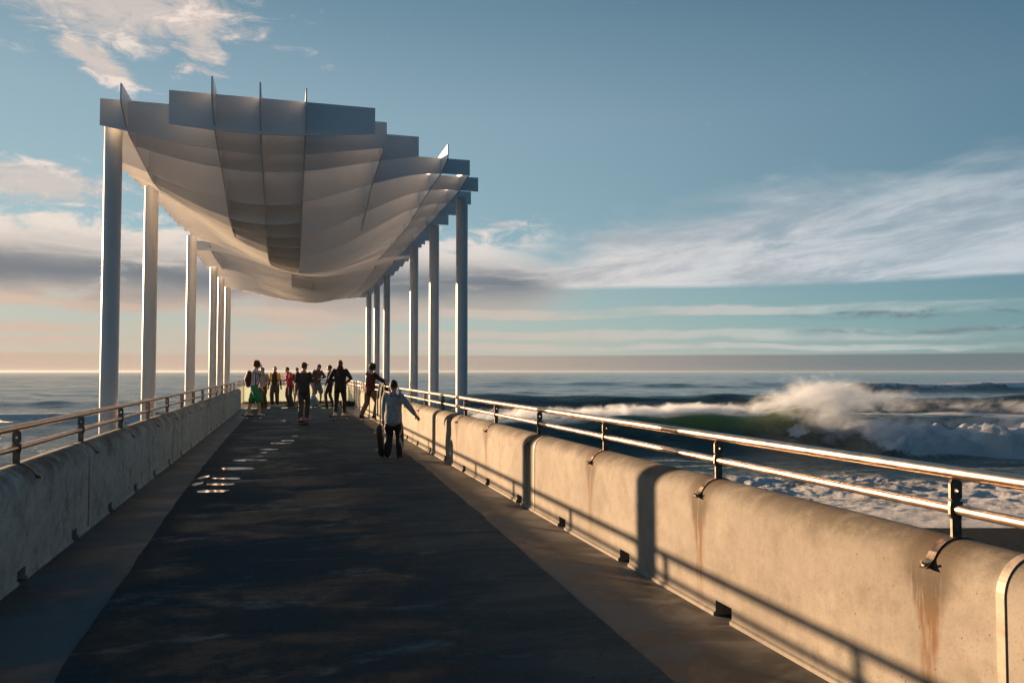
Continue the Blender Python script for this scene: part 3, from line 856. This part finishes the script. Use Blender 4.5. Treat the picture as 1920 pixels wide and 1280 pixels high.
# ------------------------------------------------------------------ balustrade at the seaward end
def build_end():
    root = empty('glass_balustrade', (0, 0, 0)); tag(root, 'frosted glass balustrade with steel rails round the seaward end of the deck', 'balustrade')
    def pane(p, q, z0=0.10, z1=0.86):
        p, q = Vector(p), Vector(q); d = (q-p).normalized(); n = Vector((-d.y, d.x))*0.006
        v = [(a.x+s*n.x, a.y+s*n.y, z) for z in (z0, z1) for a in (p, q) for s in (-1, 1)]
        f = [(0, 2, 3, 1), (4, 5, 7, 6), (0, 1, 5, 4), (2, 6, 7, 3), (0, 4, 6, 2), (1, 3, 7, 5)]
        mesh('pane', v, f, M['glass'], root)
    def stile(x, y):
        mb = MB(); mb.box(x-0.02, x+0.02, y-0.035, y+0.035, 0.0, 1.10); mb.build('stile', M['steel'], root)
    ye = YEND-0.3
    n = 4
    xs = [-2.03 + (5.0)*i/n for i in range(n+1)]
    for a, b in zip(xs, xs[1:]): pane((a+0.02, ye), (b-0.02, ye), 0.13)
    for x in (xs[0], xs[-1]): stile(x, ye)
    ys = [30.7 + (ye-30.7)*i/9 for i in range(10)]
    for a, b in zip(ys, ys[1:]): pane((XR+0.22, a+0.07), (XR+0.22, b-0.07))
    for y in ys[:-1]: stile(XR+0.22, y)
    ys = [35.5 + (ye-35.5)*i/4 for i in range(5)]
    for a, b in zip(ys, ys[1:]): pane((XL-0.15, a+0.07), (XL-0.15, b-0.07))
    for y in ys[:-1]: stile(XL-0.15, y)
    for z in (1.11, 0.96):
        mb = MB(); mb.loft([(xs[0], ye, z), (xs[-1], ye, z)], [.024, .024], n=12, cap=False); mb.build('rail', M['steel_dark'], root, smooth=True)
        mb = MB(); mb.loft([(XR+0.22, 30.4, z), (XR+0.22, ye, z)], [.024, .024], n=12, cap=False); mb.build('rail', M['steel'], root, smooth=True)
        mb = MB(); mb.loft([(XL-0.15, 35.2, z), (XL-0.15, ye, z)], [.024, .024], n=12, cap=False); mb.build('rail', M['steel'], root, smooth=True)
build_end()

# ------------------------------------------------------------------ people and their boards
def cloth(name, c, var=0.18): return plain(name, c, 0.85, 0, var, 14, 0.4)
SK = plain('skin', (0.42, 0.24, 0.17), 0.55, 0, 0.08, 6)
HAIR = {k: plain('hair_'+k, c, 0.7, 0, 0.4, 60, 0.6) for k, c in {'black': (0.018, 0.013, 0.010), 'brown': (0.05, 0.025, 0.014), 'cropped': (0.09, 0.055, 0.04)}.items()}

def ik(a, b, l1, l2, hint):
    a, b = Vector(a), Vector(b); d = b-a; L = min(d.length, (l1+l2)*0.999); dn = d.normalized()
    x = (l1*l1-l2*l2+L*L)/(2*L); h = math.sqrt(max(0, l1*l1-x*x))
    hv = Vector(hint); hv = (hv - dn*hv.dot(dn)).normalized()
    return a+dn*x+hv*h, a+dn*L

def person(label, loc, face, h, mats, pose=None, voxel=0.013, cat='person', group=None):
    """face: compass angle, clockwise from +Y.  x right, y forward, z up in the person's own frame"""
    P = dict(lean=0.0, side=0.0, hip=(0, 0, 0), feet=((-0.11, 0, 0), (0.11, 0, 0)), toe=(-12, 12), hands=((-0.27, 0.06, 0.80), (0.27, 0.06, 0.80)),
             elbow=((-0.5, -0.8, 0), (0.5, -0.8, 0)), knee=((-0.1, 1, 0), (0.1, 1, 0)), head=(0, 0), curl=0.5, sleeve='long', legs='long', hood=False, hairstyle='short', puff=0.0, baggy=0.0, cap=None, hs=1.0, arm=0.88)
    P.update(pose or {})
    k = h/1.75
    root = empty('person', loc, -math.radians(face)); root.scale = (k, k, k)
    tag(root, label, cat, group)
    lean = math.radians(P['lean']); side = math.radians(P['side'])
    R = Matrix.Rotation(-lean, 3, 'X') @ Matrix.Rotation(side, 3, 'Y')
    hip = Vector((0, 0, 0.93)) + Vector(P['hip'])
    up = lambda x, y, z: hip + R @ Vector((x, y, z))
    waist, chest, shc, neck = up(0, 0.01, 0.14), up(0, 0, 0.34), up(0, -0.01, 0.49), up(0, 0.0, 0.56)
    hp, hy = P['head']
    RH = R @ Matrix.Rotation(-math.radians(hy), 3, 'Z') @ Matrix.Rotation(-math.radians(hp), 3, 'X')
    RH = RH*P['hs']
    HC = up(0, 0.0, 0.575) + RH @ Vector((0, 0.025, 0.115))
    sx = R @ Vector((1, 0, 0))
    arms, legs = [], []
    for i, s in enumerate((-1, 1)):
        sh = up(s*0.175, -0.01, 0.475); el, wr = ik(sh, P['hands'][i], 0.285, 0.255, P['elbow'][i]); arms.append((sh, el, wr))
        hj = hip+Vector((s*0.09, 0, -0.02)); an = Vector(P['feet'][i])+Vector((0, -0.02, 0.085)); kn, an = ik(hj, an, 0.435, 0.42, P['knee'][i]); legs.append((hj, kn, an))
    # ---- body, one continuous skin
    b = MB()
    b.loft([hip+Vector((0, 0, -0.04)), hip+R@Vector((0, 0, .05)), waist, chest, up(0, 0, .44), shc], [(.155, .105), (.155, .105), (.13, .095), (.155, .105), (.16, .10), (.11, .075)], sx, 16)
    b.loft([shc, neck, up(0, 0.015, .62)], [.062, .054, .052], None, 12)
    b.ball(HC, (.074, .094, .108), 16, 12, RH)
    b.ball(HC + RH@Vector((0, .030, -.060)), (.055, .062, .055), 12, 8, RH)
    b.loft([HC+RH@Vector((0, .090, .015)), HC+RH@Vector((0, .108, -.022)), HC+RH@Vector((0, .096, -.03))], [.009, .014, .012], None, 8)
    for s in (-1, 1):
        b.ball(HC+RH@Vector((s*.076, -.005, -.008)), (.010, .019, .031), 8, 6, RH)
        b.ball(HC+RH@Vector((s*.030, .086, .008)), (.014, .008, .009), 8, 6, RH)
    b.ball(HC+RH@Vector((0, .090, -.060)), (.024, .010, .009), 8, 6, RH)
    for i, (sh, el, wr) in enumerate(arms):
        s = -1 if i == 0 else 1
        b.loft([sh, sh.lerp(el, .5), el, el.lerp(wr, .35), wr], [.050, .044, .037, .039, .026], None, 10)
        fd = (wr-el).normalized(); sd = fd.cross(Vector((0, 1, 0.2))).normalized() if abs(fd.y) < .9 else Vector((1, 0, 0))
        pn = fd.cross(sd).normalized()
        if pn.dot(Vector((-s, 0, 0))) < 0: pn = -pn
        wd = pn.cross(fd).normalized()
        if wd.y < 0: wd = -wd
        palm = wr+fd*0.075
        b.loft([wr, wr+fd*.03, palm, wr+fd*.095], [(.026, .02), (.036, .017), (.041, .015), (.038, .012)], wd, 10)
        cu = P['curl']
        for j, (o, L) in enumerate(((.031, .066), (.0105, .075), (-.0105, .070), (-.030, .056))):
            p0 = wr+fd*.085+wd*o; d1 = (fd+pn*cu*.5+wd*o*1.2).normalized(); d2 = (fd+pn*cu*1.6).normalized()
            p1 = p0+d1*L*.45; p2 = p1+d2*L*.55
            b.loft([p0, p1, p2], [.0095, .009, .0078], None, 7)
        t0 = wr+fd*.025+wd*.026; t1 = t0+(fd*.7+wd*.6+pn*.4).normalized()*.045; t2 = t1+(fd+pn*.4).normalized()*.032
        b.loft([t0, t1, t2], [.013, .0105, .009], None, 7)
    for i, (hj, kn, an) in enumerate(legs):
        b.loft([hj, hj.lerp(kn, .4), kn, kn.lerp(an, .3), kn.lerp(an, .6), an], [.082, .074, .054, .056, .046, .036], None, 12)
        ta = -math.radians(P['toe'][i]); td = Vector((math.sin(-ta), math.cos(ta), 0))
        b.loft([an+Vector((0, 0, -.035))-td*.03, an+td*.12+Vector((0, 0, -.05))], [.032, .026], None, 8)
    b.build('body', mats.get('skin', SK), root, remesh=voxel)
    # ---- top
    pf = P['puff']; c = MB()
    c.loft([up(0, 0, -.04-.02), up(0, 0, .05), waist, chest, up(0, 0, .44), up(0, -.005, .495), up(0, 0, .53)],
           [(.172+pf, .122+pf), (.17+pf, .122+pf), (.158+pf, .118+pf), (.168+pf, .122+pf), (.158+pf*.6, .108+pf*.6), (.108, .080), (.07, .066)], sx, 20)
    for i, (sh, el, wr) in enumerate(arms):
        if P['sleeve'] == 'long':
            q = P['arm']; c.loft([sh, sh.lerp(el, .5), el, el.lerp(wr, .5), el.lerp(wr, .95)], [v*q for v in (.064+pf, .060+pf, .052+pf, .050+pf*.7, .040+pf*.3)], None, 12)
        elif P['sleeve'] == 'short':
            c.loft([sh, sh.lerp(el, .5), sh.lerp(el, .80)], [.058, .060, .064], None, 12)
    if P['hood'] == 'up':
        c.ball(HC+RH@Vector((0, -.022, .008)), (.098, .112, .128), 16, 12, RH)
        c.loft([up(0, -.02, .5), up(0, -.01, .60)], [(.10, .09), (.085, .085)], sx, 12)
    elif P['hood']:
        c.ball(up(0, -.085, .535), (.095, .06, .055), 14, 8, R)
        c.loft([up(0, -.01, .51), up(0, 0.0, .545)], [(.085, .08), (.072, .07)], sx, 12)
    co = c.build('top', mats['top'], root, remesh=voxel*0.9)
    # ---- trousers or shorts
    bg = P['baggy']; c = MB()
    c.loft([hip+Vector((0, 0, -.08)), hip+Vector((0, 0, 0)), hip+R@Vector((0, 0, .07))], [(.165+bg*.5, .118+bg*.3), (.165, .12), (.155, .115)], sx, 16)
    for hj, kn, an in legs:
        if P['legs'] == 'long':
            c.loft([hj, hj.lerp(kn, .5), kn, kn.lerp(an, .5), kn.lerp(an, .93)], [.098, .088+bg, .070+bg, .064+bg, .054+bg], None, 14)
        else:
            c.loft([hj, hj.lerp(kn, .5), kn.lerp(hj, .02)], [.10, .098+bg, .094+bg], None, 14)
    c.build('trousers' if P['legs'] == 'long' else 'shorts', mats['legs'], root, remesh=voxel*0.9)
    # ---- shoes
    for i, (hj, kn, an) in enumerate(legs):
        ta = math.radians(P['toe'][i]); td = Vector((math.sin(ta), math.cos(ta), 0)); g = Vector((an.x, an.y, an.z-0.085))
        c = MB()
        c.loft([g-td*.065+Vector((0, 0, .035)), g+Vector((0, 0, .042)), g+td*.09+Vector((0, 0, .034)), g+td*.165+Vector((0, 0, .028))], [(.034, .034), (.040, .040), (.046, .032), (.036, .026)], td.cross(Vector((0, 0, 1))), 14)
        c.loft([g-td*.02+Vector((0, 0, .05)), g-td*.015+Vector((0, 0, .105))], [.046, .043], None, 12)
        so = c.build('shoe', mats['shoe'], root, remesh=0.010)
        c = MB(); c.loft([g-td*.07+Vector((0, 0, .012)), g+td*.06+Vector((0, 0, .012)), g+td*.17+Vector((0, 0, .012))], [(.038, .012), (.044, .012), (.040, .011)], td.cross(Vector((0, 0, 1))), 14)
        c.build('sole', mats.get('sole', M['dark']), so, smooth=True)
    # ---- hair
    if P['hood'] != 'up':
        c = MB(); st = P['hairstyle']
        g = {'short': 0.008, 'curly': 0.028, 'crop': 0.003}[st]
        c.ball(HC+RH@Vector((0, -.016, .022)), (.076+g, .090+g, .096+g), 18, 12, RH)
        if st == 'curly':
            for q in range(26):
                a = q*2.4; zt = 0.03+0.10*(q/26)
                rr = math.sqrt(max(0.0, 1-(zt/0.14)**2))
                c.ball(HC+RH@Vector((math.cos(a)*.092*rr, -.02+math.sin(a)*.100*rr, zt)), .027, 8, 6)
        hm = c.build('hair', mats['hair'], root, remesh=0.010)
        # cut the face free
        bm = MB()
        bx = [(-.2, .045, -.2), (.2, .20, .055)]
    if P['cap']:
        c = MB(); c.ball(HC+RH@Vector((0, -.012, .035)), (.085, .10, .085), 16, 10, RH)
        c.ball(HC+RH@Vector((0.0, .12, .045)), (.06, .07, .010), 14, 6, RH)
        c.build('cap', P['cap'], root, remesh=0.010)
    root['_'] = 0; del root['_']
    return dict(root=root, arms=arms, legs=legs, hip=hip, up=up, HC=HC, RH=RH, sx=sx, k=k)

def skateboard(label, loc, heading, roll=None, deckm=None, wheelm=None):
    root = empty('skateboard', loc, -math.radians(heading)); tag(root, label, 'skateboard', 'skateboards on the deck')
    if roll: root.rotation_euler = roll
    L, w, n = 0.40, 0.10, 16
    v = []; f = []
    for i in range(n+1):
        y = -L+2*L*i/n; e = max(0, (abs(y)-0.27)/0.13); z = 0.095+0.045*e*e
        ww = w*math.sqrt(max(0.03, 1-max(0, (abs(y)-0.29)/0.112)**2))
        for x in (-ww, -ww*.5, ww*.5, ww):
            zz = z + (0.006 if abs(x) > ww*.7 else 0)
            v += [(x, y, zz-0.006), (x, y, zz+0.006)]
    for i in range(n):
        a = 8*i; b = a+8
        for j in range(3):
            f.append((a+2*j, b+2*j, b+2*j+2, a+2*j+2)); f.append((a+2*j+1, a+2*j+3, b+2*j+3, b+2*j+1))
        f.append((a, a+1, b+1, b)); f.append((a+6, b+6, b+7, a+7))
    f += [(0, 2, 4, 6, 7, 5, 3, 1), (8*n, 8*n+1, 8*n+3, 8*n+5, 8*n+7, 8*n+6, 8*n+4, 8*n+2)]
    mesh('board', v, f, deckm or M['grip'], root)
    for s in (-1, 1):
        mb = MB(); mb.box(-.03, .03, s*.21-.035, s*.21+.035, .068, .088); mb.loft([(-.085, s*.21, .035), (.085, s*.21, .035)], [.011, .011], n=8, cap=False)
        mb.loft([(0, s*.21, .07), (0, s*.21, .035)], [.022, .018], n=8)
        tr = mb.build('truck', M['steel'], root)
        for x in (-1, 1):
            mb = MB(); mb.loft([(x*.068, s*.21, .027), (x*.100, s*.21, .027)], [.027, .027], n=16, cap=False)
            mb.build('wheel', wheelm or M['wheel'], tr, smooth=False)
    return root
M['grip'] = plain('grip_tape', (0.02, 0.02, 0.02), 0.9); M['wheel'] = plain('wheel_urethane', (0.5, 0.47, 0.42), 0.5)
M['wheel_dark'] = plain('dark_wheel', (0.03, 0.03, 0.03), 0.6)
M['plywood'] = plain('board_plywood', (0.25, 0.13, 0.07), 0.5)
def striped_shirt():
    m, t, b = mat('striped_cotton')
    tc = t.node('ShaderNodeTexCoord').outputs['Object']; X, Y, Z = t.sep(tc)[:3]
    s = t.ss(t.m('SINE', t.mul(t.add(Y, t.mul(X, .6)), 95)), 0.25, 0.55)
    t.put(b.inputs['Base Color'], t.mix(s, (0.62, 0.62, 0.66), (0.07, 0.075, 0.11))); b.inputs['Roughness'].default_value = .85
    return m
def panel_hoodie():
    m, t, b = mat('black_and_yellow_cotton')
    tc = t.node('ShaderNodeTexCoord').outputs['Object']; X, Y, Z = t.sep(tc)[:3]
    ax = t.m('ABSOLUTE', X)
    s = t.mul(t.ss(ax, 0.105, 0.115), t.m('MAXIMUM', t.ss(Z, 1.14, 1.16), t.mul(t.ss(ax, .2, .19), t.ss(Z, 1.1, 1.08))))
    t.put(b.inputs['Base Color'], t.mix(s, (0.015, 0.015, 0.016), (0.75, 0.38, 0.02))); b.inputs['Roughness'].default_value = .85
    return m
def kid_trousers():
    m, t, b = mat('black_trousers_with_side_stripe')
    tc = t.node('ShaderNodeTexCoord').outputs['Object']; X, Y, Z = t.sep(tc)[:3]
    s = t.mul(t.gauss(Y, 0.0, 0.014), t.ss(t.m('ABSOLUTE', X), 0.135, 0.15))
    t.put(b.inputs['Base Color'], t.mix(s, (0.014, 0.013, 0.014), (0.5, 0.48, 0.45))); b.inputs['Roughness'].default_value = .8
    return m
BLK = cloth('black_cotton', (0.016, 0.016, 0.018), .4); CHAR = cloth('charcoal_cotton', (0.045, 0.042, 0.044), .4); WHT = cloth('white_canvas', (0.62, 0.56, 0.50))
GRN = cloth('green_nylon', (0.01, 0.20, 0.075)); RED = cloth('red_fleece', (0.42, 0.012, 0.018)); MAR = cloth('maroon_fleece', (0.07, 0.010, 0.018))
KHA = cloth('khaki_cotton', (0.17, 0.135, 0.085)); BRN = cloth('brown_fleece', (0.075, 0.045, 0.038)); DEN = cloth('faded_denim', (0.085, 0.13, 0.17))
GRY = cloth('grey_marl', (0.24, 0.20, 0.20)); BRT = cloth('brown_canvas', (0.07, 0.045, 0.028)); NVY = cloth('blue_grey_fleece', (0.25, 0.285, 0.30), .25)

def people():
    # boy in green shorts on a board
    p = deck_point(478, 785); q = person('person in striped T-shirt and green shorts with dark backpack on a skateboard', p+Vector((0, 0, .105)), 100, 1.80,
        dict(top=striped_shirt(), legs=GRN, shoe=WHT, hair=HAIR['brown']), dict(sleeve='short', legs='short', feet=((-.06, -.20, 0), (.08, .20, 0)), toe=(-30, 20), baggy=.02,
        hands=((-.20, .20, .86), (.08, .22, 1.52)), elbow=((-.4, -.8, 0), (.8, .2, -.8)), lean=4, knee=((0, 1, 0), (0, 1, 0)), hairstyle='curly'))
    mb = MB(); u = q['up']; mb.loft([u(0, -.20, .02), u(0, -.23, .20), u(0, -.20, .42)], [(.13, .07), (.15, .11), (.12, .07)], q['sx'], 16)
    bp_ = mb.build('backpack', plain('backpack_nylon', (0.06, 0.022, 0.022), .7), q['root'], remesh=.012)
    for s in (-1, 1):
        st = MB(); st.loft([u(s*.10, -.16, .42), u(s*.11, .0, .53), u(s*.12, .13, .36), u(s*.14, .05, .1)], [(.02, .008)]*4, q['sx'], 8); st.build('strap', BLK, bp_, smooth=True)
    skateboard('dark skateboard under the person in green shorts', p, 95, wheelm=M['wheel'])
    # grey-shirted person behind
    p = deck_point(494, 763); person('person in loose grey shirt and baggy brown trousers standing right of the green shorts', p, 215, 1.74,
        dict(top=GRY, legs=BRT, shoe=BRT, hair=HAIR['black']), dict(sleeve='short', baggy=.04, hands=((-.22, .18, .98), (.18, .26, 1.42)), elbow=((-.5, -.8, 0), (.8, 0, -.8)), head=(15, 10), hairstyle='crop', puff=.015))
    p = deck_point(516, 761); person('person in black and yellow top facing the camera with arms hanging', p, 190, 1.78,
        dict(top=panel_hoodie(), legs=CHAR, shoe=WHT, hair=HAIR['black']), dict(baggy=.02, hood=True, hands=((-.28, .05, .82), (.28, .05, .82)), hairstyle='crop'))
    p = deck_point(546, 761); person('person in red jacket and dark trousers leaning back with arms folded', p, 235, 1.76,
        dict(top=RED, legs=CHAR, shoe=BLK, hair=HAIR['black']), dict(lean=4, side=8, hip=(0.10, 0, 0), hands=((.10, .24, 1.15), (-.10, .26, 1.12)), elbow=((-1, .1, -.4), (1, .1, -.4)), hood=True, puff=.01, baggy=.015))
    p = deck_point(557, 758); person('person in dark T-shirt and shorts half hidden behind the black T-shirt skater', p, 160, 1.74,
        dict(top=BRN, legs=BLK, shoe=BLK, hair=HAIR['black']), dict(sleeve='short', legs='short'))
    # black T-shirt skater, back to the camera
    p = deck_point(570, 796); q = person('person in black T-shirt and cap skating away past the row of puddles', p+Vector((0, 0, .105)), 18, 1.72,
        dict(top=BLK, legs=CHAR, shoe=plain('pink_grey_suede', (.32, .2, .2), .8), hair=HAIR['brown'], sole=plain('red_sole', (.2, .02, .03), .7)),
        dict(sleeve='short', feet=((-.05, -.12, 0), (.05, .16, 0)), toe=(-50, 40), puff=.012, baggy=.006, hands=((-.27, .04, .86), (.27, .08, .87)), elbow=((-1, -.4, 0), (1, -.4, 0)), cap=CHAR, head=(0, 25)))
    skateboard('dark skateboard under the person in the black T-shirt', p, 10, wheelm=M['wheel_dark'])
    a = q['arms'][1][2]; r = q['root']
    mw = Matrix.Translation(r.location) @ Matrix.Rotation(-math.radians(18), 4, 'Z') @ Matrix.Diagonal((q['k'],)*3+(1,))
    hpt = mw @ (a+Vector((0.0, 0, -.10)))
    bag = MB(); bag.loft([(0, 0, -.02), (.02, 0, -.16), (.04, 0, -.32)], [(.05, .02), (.12, .045), (.10, .04)], (1, 0, 0), 14)
    e = empty('bag', hpt, -YAW); tag(e, 'pale blue and dark bag hanging from the hand of the black T-shirt skater', 'bag')
    bag.build('pouch', plain('blue_plastic', (.10, .22, .30), .4, 0, .7, 6), e, smooth=True)
    hd = MB(); hd.loft([(-.03, 0, -.03), (-.02, 0, .03), (.02, 0, .03), (.03, 0, -.03)], [.006]*4, None, 6); hd.build('handle', BLK, e, smooth=True)
    p = deck_point(594, 759); person('person in brown hoodie with hood up and blue denim shorts leaning on the end rail', p+Vector((0, 0, .10)), 150, 1.80,
        dict(top=BRN, legs=DEN, shoe=plain('red_shoe', (.18, .02, .02), .7), hair=HAIR['black']), dict(hood='up', legs='short', lean=7, side=-5, puff=.02, head=(18, 20), baggy=.02, feet=((-.20, .05, 0), (.10, -.1, 0)), hands=((-.12, .26, 1.12), (.12, .26, 1.10)), elbow=((-1, -.2, -.4), (1, -.2, -.4))))
    p = deck_point(619, 762); person('slim person in black standing side on left of the puffer jacket', p, 290, 1.84,
        dict(top=BLK, legs=BLK, shoe=BLK, hair=HAIR['brown']), dict(feet=((-.10, .12, 0), (.12, -.10, 0)), hands=((-.24, .12, .88), (.26, 0, .84))))
    p = deck_point(638, 786); person('tall person in black puffer jacket with maroon collar skating away, hands in front', p+Vector((0, 0, .105)), 12, 1.82,
        dict(top=cloth('black_quilted_nylon', (.016, .014, .014)), legs=BLK, shoe=WHT, hair=HAIR['cropped']), dict(puff=.022, feet=((-.13, -.04, 0), (.12, .08, 0)), toe=(-30, 35), baggy=.004, hairstyle='crop',
        hands=((-.16, .20, 1.06), (.16, .20, 1.06)), elbow=((-1, -.5, -.2), (1, -.5, -.2))))
    col = person; c = MB()
    last = [o for o in C.objects if o.name.startswith('person')][-1]
    c.loft([(0, -.02, 1.45), (0, -.005, 1.50)], [(.12, .105), (.10, .09)], (1, 0, 0), 16); c.build('collar', MAR, last, remesh=.010)
    skateboard('dark skateboard with pale wheels under the person in the puffer jacket', p, 60)
    # maroon sweatshirt
    p = deck_point(694, 789); q = person('person in maroon sweatshirt and khaki trousers with curly hair beside the right parapet', p+Vector((0, 0, .10)), 62, 1.74,
        dict(top=MAR, legs=KHA, shoe=BLK, hair=HAIR['black']), dict(lean=6, hip=(.02, -.02, -.03), feet=((-.30, -.10, 0), (.18, .08, 0)), toe=(-30, 40), puff=.018, baggy=.015, hairstyle='curly', head=(4, 5),
        hands=((.05, .52, 1.18), (.10, .50, 1.08)), elbow=((-1, 0, -.6), (1, 0, -.6))))
    skateboard('black skateboard under the person in the maroon sweatshirt', p, 96, wheelm=M['wheel_dark'])
    # black jacket over the rail
    jk = MB(); y = 24.1; x = XHR
    e = empty('jacket', (x, y, 1.10), math.radians(4)); tag(e, 'black jacket slung over the right handrail beside the maroon sweatshirt', 'jacket')
    jk.loft([(-.13, -.10, -.62), (-.10, -.04, -.3), (-.075, 0, -.05), (-.03, .02, .05), (.05, .02, .05), (.085, 0, -.1), (.10, .02, -.26)], [(.10, .03), (.13, .045), (.17, .04), (.19, .035), (.18, .035), (.15, .035), (.10, .03)], (0, 1, 0), 18)
    jk.build('body_panel', BLK, e, remesh=.014)
    sl = MB(); sl.loft([(-.07, .18, 0), (-.12, .22, -.3), (-.13, .2, -.6), (-.14, .17, -.86)], [.06, .055, .05, .04], None, 12); sl.build('sleeve', BLK, e, remesh=.014)
    # child in the foreground
    p = deck_point(738, 858)
    q = person('child in blue-grey hoodie and black trousers holding one arm out to the side', p, 20, 1.37,
        dict(top=NVY, legs=kid_trousers(), shoe=BLK, sole=WHT, hair=HAIR['black']),
        dict(hood=True, puff=.034, arm=.84, baggy=.026, feet=((-.13, 0, 0), (.15, .02, 0)), toe=(-15, 20), curl=.35, hands=((-.27, .14, .84), (.57, .06, .90)), elbow=((-.7, -.8, 0), (.6, -.7, -.2)), head=(4, -6), hs=1.22, hairstyle='crop'), voxel=0.0075)
    h = p + RT*(-0.235) + FW*(-0.02)
    b = skateboard('black skateboard stood on its end beside the left leg of the child', (h.x, h.y, 0), 0, deckm=M['grip'])
    b.rotation_euler = (math.radians(84), math.radians(0), -YAW+math.radians(62)); b.location = (h.x, h.y, 0.31); b.scale = (.74, .74, .74)
    off = b.rotation_euler.to_matrix() @ Vector((0, 0, .09))
    b.location = (h.x-off.x*.74, h.y-off.y*.74, .305)
    # odds and ends by the end kerb
    skateboard('skateboard lying by the end kerb behind the person in red', deck_point(541, 759), 80)
    skateboard('skateboard parked by the end kerb left of the slim person in black', deck_point(606, 759), 100, deckm=M['plywood'])
    e = empty('bag', (2.62, YEND-.55, .80), 0); tag(e, 'lime green bag hanging on the end balustrade', 'bag')
    mb = MB(); mb.loft([(0, 0, -.18), (0, 0, 0), (0, 0, .14)], [(.13, .06), (.16, .07), (.10, .04)], (1, 0, 0), 14); mb.build('pouch', plain('lime_nylon', (.38, .48, .02), .7), e, smooth=True)
    mb = MB(); mb.loft([(-.06, 0, .12), (-.03, .12, .33), (.03, .12, .33), (.06, 0, .12)], [.008]*4, None, 6); mb.build('strap', BLK, e, smooth=True)
    e = empty('bag', deck_point(652, 762), math.radians(20)); tag(e, 'dark holdall lying on the deck by the right end of the kerb', 'bag')
    mb = MB(); mb.loft([(-.25, 0, .12), (0, 0, .14), (.25, 0, .12)], [(.10, .11), (.14, .13), (.10, .11)], (0, 1, 0), 14); mb.build('pouch', BLK, e, smooth=True)
    mb = MB(); mb.loft([(-.1, 0, .25), (-.05, 0, .34), (.05, 0, .34), (.1, 0, .25)], [.01]*4, None, 6); mb.build('handle', BLK, e, smooth=True)
people()
